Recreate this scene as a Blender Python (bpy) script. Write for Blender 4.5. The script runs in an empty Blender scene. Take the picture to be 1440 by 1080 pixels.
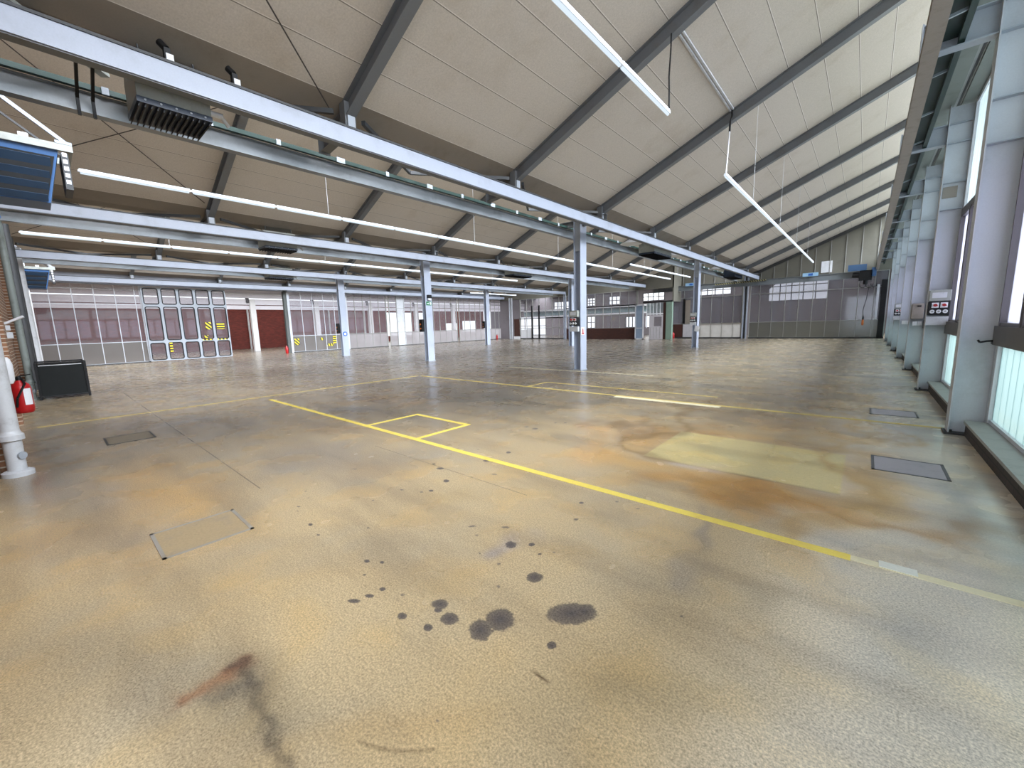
import bpy, bmesh, math, random
import numpy as np
from mathutils import Vector, Matrix
random.seed(7)
S = bpy.context.scene
COL = S.collection

# ------------------------------------------------------------------ basics
def lin(c):
    c = c / 255.0
    return c / 12.92 if c <= 0.04045 else ((c + 0.055) / 1.055) ** 2.4
def rgb(r, g, b): return (lin(r), lin(g), lin(b), 1.0)

class MB:
    """collects boxes, bars, tubes and plates that become one mesh"""
    def __init__(s): s.v = []; s.f = []
    def add(s, vs, fs):
        b = len(s.v); s.v += [tuple(map(float, v)) for v in vs]; s.f += [tuple(b + i for i in f) for f in fs]
    def hexa(s, c):   # 8 corners: bottom 0-3 counter clockwise, top 4-7
        s.add(c, [(3, 2, 1, 0), (4, 5, 6, 7), (0, 1, 5, 4), (1, 2, 6, 5), (2, 3, 7, 6), (3, 0, 4, 7)])
    def box(s, x0, x1, y0, y1, z0, z1):
        s.hexa([(x0, y0, z0), (x1, y0, z0), (x1, y1, z0), (x0, y1, z0), (x0, y0, z1), (x1, y0, z1), (x1, y1, z1), (x0, y1, z1)])
    def bar(s, p, q, w, h, up=(0, 0, 1), off=(0, 0)):
        p = Vector(p); q = Vector(q); d = (q - p).normalized(); u = Vector(up); u = (u - d * u.dot(d)).normalized(); r = d.cross(u)
        o = r * off[0] + u * off[1]
        c = []
        for e in (p, q):
            c.append([e + o + r * a * w / 2 + u * b * h / 2 for a, b in ((-1, -1), (1, -1), (1, 1), (-1, 1))])
        s.add(c[0] + c[1], [(0, 1, 2, 3), (7, 6, 5, 4), (0, 4, 5, 1), (1, 5, 6, 2), (2, 6, 7, 3), (3, 7, 4, 0)])
    def ibeam(s, p, q, h, w, tf, tw, up=(0, 0, 1)):
        s.bar(p, q, w, tf, up, (0, h / 2 - tf / 2)); s.bar(p, q, w, tf, up, (0, -h / 2 + tf / 2)); s.bar(p, q, tw, h - 2 * tf, up)
    def tube(s, p, q, r, n=12, r2=None, cap=True):
        p = Vector(p); q = Vector(q); d = (q - p).normalized(); r2 = r if r2 is None else r2
        a = Vector((0, 0, 1)) if abs(d.z) < .9 else Vector((1, 0, 0)); u = d.cross(a).normalized(); w = d.cross(u)
        A = [p + (u * math.cos(t) + w * math.sin(t)) * r for t in [2 * math.pi * i / n for i in range(n)]]
        B = [q + (u * math.cos(t) + w * math.sin(t)) * r2 for t in [2 * math.pi * i / n for i in range(n)]]
        fs = [(i, (i + 1) % n, n + (i + 1) % n, n + i) for i in range(n)]
        if cap: fs += [tuple(range(n - 1, -1, -1)), tuple(range(n, 2 * n))]
        s.add(A + B, fs)
    def path(s, pts, r, n=8):
        for a, b in zip(pts[:-1], pts[1:]): s.tube(a, b, r, n)
    def lathe(s, c, prof, n=20, axis='z'):
        vs = []; fs = []
        for r, h in prof:
            for i in range(n):
                t = 2 * math.pi * i / n
                a, b = r * math.cos(t), r * math.sin(t)
                vs.append({'z': (c[0] + a, c[1] + b, c[2] + h), 'y': (c[0] + a, c[1] + h, c[2] + b), 'x': (c[0] + h, c[1] + a, c[2] + b)}[axis])
        m = len(prof)
        for k in range(m - 1):
            for i in range(n):
                j = (i + 1) % n; fs.append((k * n + i, k * n + j, (k + 1) * n + j, (k + 1) * n + i))
        fs.append(tuple(range(n))); fs.append(tuple((m - 1) * n + i for i in range(n)))
        s.add(vs, fs)
    def prism(s, poly, axis, a, b):   # polygon in the plane across axis
        def P(u, w, t): return {'x': (t, u, w), 'y': (u, t, w), 'z': (u, w, t)}[axis]
        n = len(poly)
        s.add([P(u, w, a) for u, w in poly] + [P(u, w, b) for u, w in poly],
              [tuple(range(n)), tuple(range(2 * n - 1, n - 1, -1))] + [(i, n + i, n + (i + 1) % n, (i + 1) % n) for i in range(n)])
    def build(s, name, mat, parent=None, loc=None, bevel=0, smooth=False):
        me = bpy.data.meshes.new(name)
        o0 = Vector(loc) if loc is not None else (parent_origin(parent) if parent else Vector((0, 0, 0)))
        me.from_pydata([tuple(Vector(v) - o0) for v in s.v], [], s.f); me.update()
        bm = bmesh.new(); bm.from_mesh(me); bmesh.ops.recalc_face_normals(bm, faces=bm.faces[:]); bm.to_mesh(me); bm.free()
        me.materials.append(mat)
        if smooth:
            me.polygons.foreach_set('use_smooth', [True] * len(me.polygons))
        o = bpy.data.objects.new(name, me); COL.objects.link(o)
        if parent: o.parent = parent; o['_o'] = 0; del o['_o']
        elif loc is not None: o.location = loc
        if bevel:
            b = o.modifiers.new('edge', 'BEVEL'); b.width = bevel; b.segments = 2; b.limit_method = 'ANGLE'
        if smooth:
            e = o.modifiers.new('split', 'EDGE_SPLIT'); e.split_angle = math.radians(40)
        return o

ORIGIN = {}
def parent_origin(o):
    v = Vector((0, 0, 0))
    while o is not None: v += o.location; o = o.parent
    return v
def tag(o, label=None, cat=None, group=None, kind=None):
    if label: o['label'] = label
    if cat: o['category'] = cat
    if group: o['group'] = group
    if kind: o['kind'] = kind
    return o
def thing(name, label, cat, loc=(0, 0, 0), group=None, kind=None):
    o = bpy.data.objects.new(name, None); COL.objects.link(o); o.location = loc; o.empty_display_size = .2
    return tag(o, label, cat, group, kind)
def kids(o): return [c for c in bpy.data.objects if c.parent == o]
def dup(o, loc, label=None, group=None):
    def cp(a, par):
        c = a.copy(); COL.objects.link(c)
        if par: c.parent = par
        for k in KIDS(a): cp(k, c)
        return c
    def KIDS(a): return CH.get(a.name) or CH.setdefault(a.name, kids(a))
    CH = {}
    r = cp(o, None); r.location = loc
    if label: r['label'] = label
    if group: r['group'] = group
    return r
ORD = ['first', 'second', 'third', 'fourth', 'fifth', 'sixth', 'seventh', 'eighth', 'ninth', 'tenth']

# ------------------------------------------------------------------ materials
def newmat(name):
    m = bpy.data.materials.new(name); m.use_nodes = True; nt = m.node_tree; nt.nodes.clear()
    return m, nt, nt.nodes, nt.links
def N(nt, t, **k):
    n = nt.nodes.new(t)
    for a, v in k.items():
        if a in n.inputs: n.inputs[a].default_value = v
        else: setattr(n, a, v)
    return n
def mix(nt, fac, a, b, blend='MIX'):
    n = nt.nodes.new('ShaderNodeMix'); n.data_type = 'RGBA'; n.blend_type = blend
    for s, v in ((0, fac), (6, a), (7, b)):
        if isinstance(v, bpy.types.NodeSocket): nt.links.new(v, n.inputs[s])
        else: n.inputs[s].default_value = v
    return n.outputs[2]
def math_(nt, op, a, b=None, c=None, clamp=False):
    n = nt.nodes.new('ShaderNodeMath'); n.operation = op; n.use_clamp = clamp
    for i, v in enumerate((a, b, c)):
        if v is None: continue
        if isinstance(v, bpy.types.NodeSocket): nt.links.new(v, n.inputs[i])
        else: n.inputs[i].default_value = v
    return n.outputs[0]
def ramp(nt, fac, lo, hi):
    n = nt.nodes.new('ShaderNodeMapRange'); n.interpolation_type = 'SMOOTHSTEP'
    nt.links.new(fac, n.inputs[0]); n.inputs[1].default_value = lo; n.inputs[2].default_value = hi
    return n.outputs[0]
def noise(nt, vec, scale, detail=3, rough=.55):
    n = nt.nodes.new('ShaderNodeTexNoise'); n.inputs['Scale'].default_value = scale; n.inputs['Detail'].default_value = detail; n.inputs['Roughness'].default_value = rough
    if vec is not None: nt.links.new(vec, n.inputs['Vector'])
    return n.outputs[0]
def geo_pos(nt): return nt.nodes.new('ShaderNodeNewGeometry').outputs['Position']
def sep(nt, v):
    n = nt.nodes.new('ShaderNodeSeparateXYZ'); nt.links.new(v, n.inputs[0]); return n.outputs
def paint(name, c, rough=.5, metal=0, dirt=None, amount=.35, scale=2.5, fine=.08, spec=.5):
    """painted or bare surface with mottling and a second worn or dirty colour"""
    m, nt, no, ln = newmat(name)
    b = N(nt, 'ShaderNodeBsdfPrincipled', Roughness=rough, Metallic=metal); b.inputs['Specular IOR Level'].default_value = spec
    out = N(nt, 'ShaderNodeOutputMaterial'); ln.new(b.outputs[0], out.inputs[0])
    P = geo_pos(nt)
    d = dirt or tuple(x * .6 for x in c[:3]) + (1,)
    f = math_(nt, 'MULTIPLY', ramp(nt, noise(nt, P, scale, 5, .65), .48, .78), amount)
    c1 = mix(nt, f, c, d)
    g = noise(nt, P, 60, 2)
    g = math_(nt, 'MULTIPLY_ADD', g, 2 * fine, 1 - fine)
    cc = nt.nodes.new('ShaderNodeVectorMath'); cc.operation = 'SCALE'; ln.new(c1, cc.inputs[0]); ln.new(g, cc.inputs['Scale'])
    ln.new(cc.outputs[0], b.inputs['Base Color'])
    return m
def emit(name, c, st):
    m, nt, no, ln = newmat(name); e = N(nt, 'ShaderNodeEmission', Color=c, Strength=st); o = N(nt, 'ShaderNodeOutputMaterial'); ln.new(e.outputs[0], o.inputs[0]); m.cycles.emission_sampling = 'NONE'; return m
def glass(name, tint, clear=.7, dust=.2, dustc=(.4, .4, .42, 1), gloss=.1, rough=.03, translucent=False, lines=None, smear=.3):
    """thin pane: part clear, part dusty or frosted film, part reflection"""
    m, nt, no, ln = newmat(name)
    P = geo_pos(nt)
    T = N(nt, 'ShaderNodeBsdfTransparent', Color=tint)
    D = N(nt, 'ShaderNodeBsdfTranslucent' if translucent else 'ShaderNodeBsdfDiffuse', Color=dustc)
    G = N(nt, 'ShaderNodeBsdfGlossy', Color=(.9, .93, .95, 1), Roughness=rough)
    m1 = N(nt, 'ShaderNodeMixShader'); m2 = N(nt, 'ShaderNodeMixShader'); o = N(nt, 'ShaderNodeOutputMaterial')
    f = math_(nt, 'MULTIPLY_ADD', noise(nt, P, 1.3, 4), smear * 2 * dust, dust * (1 - smear), clamp=True)
    ln.new(f, m1.inputs[0]); ln.new(T.outputs[0], m1.inputs[1]); ln.new(D.outputs[0], m1.inputs[2])
    if lines:
        ax, pitch, lc = lines
        s = sep(nt, P)[ax]; fr = math_(nt, 'FRACT', math_(nt, 'DIVIDE', s, pitch)); lm = math_(nt, 'LESS_THAN', fr, .06)
        c = mix(nt, lm, dustc, lc); ln.new(c, D.inputs[0]); c2 = mix(nt, lm, tint, tuple(x * .4 for x in tint[:3]) + (1,)); ln.new(c2, T.inputs[0])
    m2.inputs[0].default_value = gloss
    ln.new(m1.outputs[0], m2.inputs[1]); ln.new(G.outputs[0], m2.inputs[2]); ln.new(m2.outputs[0], o.inputs[0])
    return m
def brick(name, c1, c2, mortar, axis, sc=1.0):
    m, nt, no, ln = newmat(name)
    P = sep(nt, geo_pos(nt)); cb = N(nt, 'ShaderNodeCombineXYZ'); ln.new(P[1 if axis == 'x' else 0], cb.inputs[0]); ln.new(P[2], cb.inputs[1])
    t = N(nt, 'ShaderNodeTexBrick'); t.inputs['Scale'].default_value = sc; t.inputs['Brick Width'].default_value = .25; t.inputs['Row Height'].default_value = .077; t.inputs['Mortar Size'].default_value = .008
    t.inputs['Color1'].default_value = c1; t.inputs['Color2'].default_value = c2; t.inputs['Mortar'].default_value = mortar
    ln.new(cb.outputs[0], t.inputs['Vector'])
    b = N(nt, 'ShaderNodeBsdfPrincipled', Roughness=.8); o = N(nt, 'ShaderNodeOutputMaterial'); ln.new(t.outputs['Color'], b.inputs['Base Color']); ln.new(b.outputs[0], o.inputs[0])
    return m
def stripes(name, vec, pitch, c1, c2):
    m, nt, no, ln = newmat(name)
    dt = nt.nodes.new('ShaderNodeVectorMath'); dt.operation = 'DOT_PRODUCT'; ln.new(geo_pos(nt), dt.inputs[0]); dt.inputs[1].default_value = vec
    f = math_(nt, 'LESS_THAN', math_(nt, 'FRACT', math_(nt, 'DIVIDE', dt.outputs['Value'], pitch)), .5)
    b = N(nt, 'ShaderNodeBsdfPrincipled', Roughness=.5); o = N(nt, 'ShaderNodeOutputMaterial'); ln.new(mix(nt, f, c1, c2), b.inputs['Base Color']); ln.new(b.outputs[0], o.inputs[0])
    return m

M = {}
M['steel'] = paint('light_grey_steel_paint', rgb(160, 167, 176), .42, 0, rgb(120, 122, 122), .35, 3)
M['column'] = paint('grey_column_paint', rgb(186, 190, 196), .45, 0, rgb(120, 122, 122), .3, 2.2)
M['beam'] = paint('pale_blue_beam_paint', rgb(168, 176, 192), .38, 0, rgb(128, 130, 138), .35, 2)
M['beamgrey'] = paint('worn_grey_beam_paint', rgb(118, 124, 128), .3, 0, rgb(60, 64, 66), .6, 1.4)
M['railbrown'] = paint('brown_grey_rail_underside', rgb(138, 130, 120), .55, 0, rgb(96, 88, 78), .5, 6)
M['rafter'] = paint('dark_grey_rafter_paint', rgb(104, 107, 110), .5, 0, rgb(92, 84, 74), .5, 2)
M['dark'] = paint('dark_steel', rgb(52, 54, 56), .5, 0, rgb(70, 62, 52), .4, 4)
M['black'] = paint('black_plastic', rgb(16, 17, 19), .5, 0, rgb(38, 38, 40), .3, 6, .08, .3)
M['green'] = paint('dark_green_conductor_rail', rgb(30, 52, 46), .45, 0, rgb(28, 36, 34), .5, 3)
M['white'] = paint('white_paint', rgb(226, 228, 232), .4, 0, rgb(170, 168, 165), .3, 3)
M['pipe'] = paint('pale_grey_pipe_paint', rgb(196, 199, 203), .4, 0, rgb(120, 118, 116), .4, 6)
M['bluegrey'] = paint('heater_grey_green_sheet', rgb(150, 154, 148), .45, 0, rgb(100, 102, 98), .4, 5)
M['pipegrey'] = paint('grey_green_pipe_paint', rgb(128, 136, 132), .4, 0, rgb(84, 88, 84), .5, 6)
M['navyblue'] = paint('dull_blue_sheet', rgb(52, 80, 112), .4)
M['navy'] = paint('dark_blue_sheet', rgb(44, 56, 74), .4, 0, rgb(30, 34, 42), .4, 5)
M['blue'] = paint('heater_blue_paint', rgb(56, 92, 138), .38, 0, rgb(44, 70, 104), .4, 5)
M['blueslat'] = paint('heater_blue_slats', rgb(34, 56, 78), .4, 0, rgb(24, 40, 58), .5, 5)
M['red'] = paint('extinguisher_red', rgb(170, 22, 26), .3, 0, rgb(120, 20, 20), .2, 5)
M['orange'] = paint('orange_handle', rgb(196, 104, 34), .45)
M['yellow'] = paint('yellow_floor_paint', rgb(248, 224, 104), .45, 0, rgb(214, 180, 96), .5, 4, .1)
M['paleyellow'] = paint('worn_pale_floor_paint', rgb(212, 190, 108), .5, 0, rgb(150, 126, 84), .75, 3, .1)
M['paleline'] = paint('faded_floor_paint', rgb(236, 226, 190), .55, 0, rgb(196, 180, 146), .7, 3, .1)
M['palepatch'] = paint('light_filler_patch', rgb(232, 232, 220), .55, 0, rgb(190, 186, 176), .4, 12, .1)
M['cover'] = paint('blue_grey_steel_cover', rgb(168, 163, 168), .5, 0, rgb(134, 130, 132), .5, 6)
M['coverearth'] = paint('screed_filled_cover', rgb(122, 112, 95), .5, 0, rgb(100, 94, 84), .6, 5, .12)
M['coverfloor'] = paint('floor_screed_cover', rgb(176, 155, 120), .5, 0, rgb(150, 138, 122), .6, 4, .25)
M['coverframe'] = paint('cover_frame_steel', rgb(104, 104, 106), .4, .3, rgb(60, 58, 56), .5, 8)
M['coverlight'] = paint('worn_bright_steel_edge', rgb(160, 154, 144), .5, 0, rgb(150, 130, 100), .8, 9)
M['rust'] = paint('rust_stained_steel', rgb(152, 120, 88), .6, 0, rgb(120, 72, 50), .9, 9, .25)
M['concrete'] = paint('sill_concrete', rgb(160, 160, 156), .6, 0, rgb(110, 110, 106), .4, 5)
M['plinth'] = brick('dark_plinth_tiles', rgb(70, 62, 56), rgb(58, 54, 50), rgb(44, 42, 40), 'x')
M['soffit'] = paint('grey_soffit_sheet', rgb(118, 122, 116), .6, 0, rgb(92, 92, 84), .5, 2)
M['soffitdark'] = paint('dark_green_grey_paint', rgb(84, 88, 86), .55)
M['transom'] = paint('brown_grey_transom', rgb(84, 80, 78), .5, 0, rgb(60, 56, 52), .5, 5)
M['framedark'] = paint('dark_window_frame', rgb(92, 88, 92), .4)
M['framewhite'] = paint('white_window_frame', rgb(206, 208, 214), .4)
M['mullion'] = paint('pale_mullion_paint', rgb(196, 200, 208), .4, 0, rgb(140, 140, 142), .4, 4)
M['mulliong'] = paint('grey_mullion_paint', rgb(150, 150, 146), .45, 0, rgb(110, 108, 104), .4, 4)
M['gable'] = paint('olive_grey_gable_panels', rgb(112, 110, 100), .5, 0, rgb(94, 92, 84), .5, 1.2)
M['brickred'] = brick('red_brown_brick', rgb(150, 70, 60), rgb(122, 58, 52), rgb(84, 56, 52), 'x')
M['brickredy'] = brick('dark_red_brown_brick', rgb(76, 40, 30), rgb(62, 34, 27), rgb(48, 32, 28), 'y')
M['bricknear'] = brick('ochre_brown_brick', rgb(142, 100, 72), rgb(118, 84, 62), rgb(190, 180, 164), 'y')
M['fascia'] = paint('white_fascia_boards', rgb(214, 212, 220), .5, 0, rgb(180, 176, 182), .4, 2)
M['mezz'] = paint('teal_grey_gallery_front', rgb(112, 132, 134), .5)
M['outerwall'] = paint('hall_wall_grey_mauve', rgb(122, 116, 120), .7, 0, rgb(100, 94, 96), .5, 1)
M['roofdark'] = paint('neighbour_roof_boards', rgb(150, 146, 138), .7)
M['bin'] = paint('black_container_sheet', rgb(15, 19, 19), .6, 0, rgb(30, 32, 31), .35, 5, .08, .25)
M['tubeglow'] = emit('fluorescent_tube', (.78, .90, 1, 1), .75)
M['lamphouse'] = paint('lamp_housing_white', rgb(224, 230, 238), .4)
M['greensign'] = paint('green_sign', rgb(30, 120, 70), .4)
M['bluesign'] = paint('blue_sign', rgb(50, 100, 180), .4)
M['lightblue'] = paint('light_blue_sign', rgb(150, 190, 220), .4)
M['rod'] = paint('dark_rod', rgb(62, 56, 52), .5)
M['concretewhite'] = paint('white_column_render', rgb(206, 206, 208), .5, 0, rgb(170, 168, 166), .3, 3)
M['chainy'] = stripes('energy_chain_links', (1, 0, .6), .16, rgb(150, 146, 110), rgb(40, 40, 36))
Yl, Bk = rgb(226, 204, 40), rgb(30, 30, 30)
M['hazd'] = stripes('hazard_diagonal', (0, .7, .7), .17, Yl, Bk)
M['hazh'] = stripes('hazard_horizontal', (0, 0, 1), .16, Yl, Bk)
M['hazv'] = stripes('hazard_upright', (0, 1, .25), .2, Yl, Bk)
M['doorpanel'] = paint('grey_white_door_panel', rgb(190, 186, 190), .5)
M['doorleaf'] = glass('blue_grey_door_glass', (.8, .88, .95, 1), .5, .6, rgb(150, 172, 196), .08)
M['doorgreen'] = paint('green_grey_post', rgb(120, 140, 126), .5)
M['browndoor'] = paint('dark_brown_door', rgb(62, 34, 28), .5)
M['beige'] = paint('beige_panel', rgb(132, 122, 112), .6)
# glass
M['pane_clear'] = glass('partition_glass', (.92, .92, .94, 1), .7, .12, (.36, .34, .36, 1), .035, smear=.2)
M['pane_low'] = glass('obscured_partition_glass', (.8, .78, .76, 1), .3, .66, (.2, .185, .175, 1), .04, .12, smear=.1)
M['pane_hazy'] = glass('hazy_partition_glass', (.78, .78, .82, 1), .4, .38, (.22, .215, .235, 1), .05, .06, smear=.12)
M['pane_hazylow'] = glass('hazy_low_partition_glass', (.7, .7, .7, 1), .3, .78, (.17, .17, .15, 1), .06, .12, smear=.1)
M['pane_lowbright'] = glass('backlit_obscured_glass', (.9, .9, .92, 1), .3, .6, (.66, .65, .68, 1), .04, .12, True, smear=.15)
M['pane_bright'] = glass('frosted_bright_glass', (.95, .95, .95, 1), .3, .6, (.85, .86, .86, 1), .05, .1, True)
M['pane_teal'] = glass('teal_channel_glass', (.86, .93, .92, 1), .17, .6, (.34, .44, .437, 1), .08, .08, True, (1, .265, (.18, .32, .32, 1)), .1)
M['pane_mid'] = glass('lavender_frosted_glass', (.9, .9, .98, 1), .3, .6, (.6, .61, .69, 1), .06, .08, True, None, .1)
M['pane_top'] = glass('pale_channel_glass', (.9, .95, .97, 1), .3, .55, (.55, .62, .64, 1), .08, .08, True, (1, .265, (.3, .42, .46, 1)), .1)
M['pane_sky'] = glass('roof_glazing', (.95, .97, 1, 1), .85, .1, (.8, .82, .85, 1), .05)
# ------------------------------------------------------------------ grid of the hall (metres; camera stands at 0,0)
BAY = 8.34; DY = 4.17
YC = [3.67 + DY * k for k in range(-1, 9)]            # column and rafter lines
XC = [1.0 - BAY * k for k in range(5)]                # 1.0, -7.34, -15.68, -24.02, -32.36
YB = 37.0                                             # back wall
def ceil_z(x, k=0): return 5.99 + .42 * (x + BAY * k + 4.74)

# ------------------------------------------------------------------ floor
SPOTS= [(-1.426, 1.319, 0.048, 0.039, 0.056, -0.055, 1.0),(-1.397, 1.442, 0.062, 0.05, 0.057, -0.062, 1.0),(-1.12, 1.725, 0.108, 0.087, 0.046, -0.072, 1.0),(-1.074, 1.781, 0.054, 0.044, 0.033, -0.055, 1.0),(-1.477, 1.855, 0.041, 0.033, 0.032, -0.041, 1.0),(-1.619, 1.27, 0.04, 0.032, 0.037, -0.032, 1.0),(-1.754, 1.312, 0.039, 0.031, 0.034, -0.027, 1.0),(-1.723, 1.271, 0.018, 0.014, 0.016, -0.013, 1.0),(-1.66, 1.153, 0.021, 0.017, 0.021, -0.016, 1.0),(-1.845, 1.115, 0.022, 0.018, 0.024, -0.016, 1.0),(-2.179, 1.006, 0.031, 0.025, 0.019, -0.01, 1.0),(-2.148, 1.089, 0.022, 0.017, 0.017, -0.01, 1.0),(-2.143, 1.174, 0.016, 0.013, 0.017, -0.011, 1.0),(-1.998, 1.221, 0.022, 0.017, 0.018, -0.012, 0.6),(-2.368, 1.179, 0.016, 0.013, 0.018, -0.01, 0.8),(-2.405, 1.33, 0.012, 0.01, 0.016, -0.01, 1.0),(-2.502, 1.272, 0.017, 0.013, 0.02, -0.011, 1.0),(-2.585, 1.034, 0.009, 0.007, 0.014, -0.006, 0.7),(-1.85, 2.052, 0.032, 0.025, 0.031, -0.036, 1.0),(-1.732, 2.149, 0.019, 0.015, 0.015, -0.019, 1.0),(-1.072, 1.472, 0.019, 0.016, 0.015, -0.021, 1.0),(-1.753, 1.82, 0.024, 0.019, 0.02, -0.021, 0.5),(-1.596, 1.642, 0.022, 0.017, 0.016, -0.018, 0.5),(-2.052, 2.222, 0.035, 0.027, 0.016, -0.018, 0.8),(-1.679, 2.67, 0.026, 0.02, 0.014, -0.022, 0.8),(-1.222, 1.371, 0.016, 0.013, 0.011, -0.012, 0.35),(-1.475, 1.198, 0.016, 0.013, 0.015, -0.013, 0.35),(-3.147, 1.218, 0.016, 0.013, 0.028, -0.012, 0.8),(-3.373, 1.252, 0.015, 0.012, 0.027, -0.011, 1.0),(-2.145, 1.992, 0.018, 0.014, 0.014, -0.013, 0.5),(-1.951, 1.829, 0.014, 0.011, 0.016, -0.016, 0.5),(-2.284, 2.057, 0.032, 0.025, 0.018, -0.017, 0.6),(-1.611, 2.086, 0.011, 0.009, 0.008, -0.01, 1.0),(-1.548, 2.164, 0.021, 0.016, 0.011, -0.016, 0.5),(-1.814, 2.97, 0.014, 0.011, 0.011, -0.018, 1.0),(-1.46, 1.661, 0.012, 0.009, 0.006, -0.007, 0.5),(-2.932, 1.526, 0.015, 0.012, 0.019, -0.011, 0.7),(-1.208, 0.857, 0.013, 0.011, 0.019, -0.015, 0.35),(-1.013, 1.052, 0.008, 0.007, 0.016, -0.018, 0.3),(-3.202, 2.568, 0.027, 0.02, 0.031, -0.026, 1.0),(-3.124, 2.311, 0.021, 0.016, 0.021, -0.016, 1.0),(-3.174, 2.23, 0.02, 0.015, 0.021, -0.016, 0.8),(-3.38, 2.144, 0.029, 0.022, 0.023, -0.016, 0.7),(-3.552, 2.769, 0.037, 0.027, 0.028, -0.022, 1.0),(-3.731, 2.821, 0.017, 0.013, 0.02, -0.016, 1.0),(-3.307, 3.273, 0.035, 0.025, 0.023, -0.023, 1.0),(-2.925, 3.009, 0.039, 0.029, 0.022, -0.023, 0.8),(-3.302, 3.67, 0.028, 0.02, 0.029, -0.032, 1.0),(-3.381, 1.833, 0.019, 0.015, 0.029, -0.017, 0.6),(-3.143, 1.216, 0.016, 0.012, 0.023, -0.01, 0.7),(-3.376, 1.252, 0.017, 0.013, 0.022, -0.009, 0.6),(-3.817, 1.332, 0.022, 0.017, 0.024, -0.009, 0.7),(-3.726, 1.289, 0.013, 0.01, 0.019, -0.007, 0.8),(-2.275, 2.071, 0.046, 0.036, 0.021, -0.02, 0.5),(-2.06, 2.22, 0.034, 0.026, 0.015, -0.017, 0.8),(-2.151, 1.991, 0.016, 0.013, 0.012, -0.011, 0.7),(-3.708, 3.531, 0.038, 0.028, 0.022, -0.022, 0.5),(-4.009, 4.041, 0.03, 0.021, 0.02, -0.02, 0.6),(-4.723, 4.863, 0.036, 0.024, 0.027, -0.029, 0.6),(-4.346, 2.158, 0.051, 0.038, 0.028, -0.015, 0.5),(-3.493, 2.319, 0.018, 0.014, 0.017, -0.012, 0.6),(-2.872, 1.327, 0.008, 0.006, 0.013, -0.006, 0.6),(-3.949, 1.474, 0.014, 0.011, 0.026, -0.011, 0.5),(-4.211, 1.486, 0.012, 0.009, 0.019, -0.008, 0.7),(-4.138, 1.526, 0.015, 0.011, 0.024, -0.01, 0.7),(-4.071, 1.571, 0.012, 0.009, 0.019, -0.008, 0.7),(-3.937, 4.815, 0.058, 0.04, 0.057, -0.07, 0.6),(-3.741, 4.791, 0.068, 0.047, 0.053, -0.068, 0.8),(-3.572, 5.376, 0.047, 0.032, 0.04, -0.06, 0.5),(-3.702, 5.287, 0.043, 0.029, 0.041, -0.059, 0.5),(-1.811, 2.972, 0.018, 0.014, 0.011, -0.019, 1.0),(-1.571, 3.184, 0.028, 0.021, 0.015, -0.03, 0.6),(-1.681, 2.675, 0.025, 0.02, 0.02, -0.031, 0.8),(-1.377, 3.163, 0.024, 0.018, 0.011, -0.026, 0.5),(-2.21, 3.141, 0.017, 0.013, 0.01, -0.015, 0.6),(-1.36, 3.171, 0.015, 0.012, 0.009, -0.021, 0.6),(-0.638, 2.082, 0.022, 0.017, 0.007, -0.022, 0.35),(0.104, 2.562, 0.016, 0.013, 0.0, -0.015, 0.4)]
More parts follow.
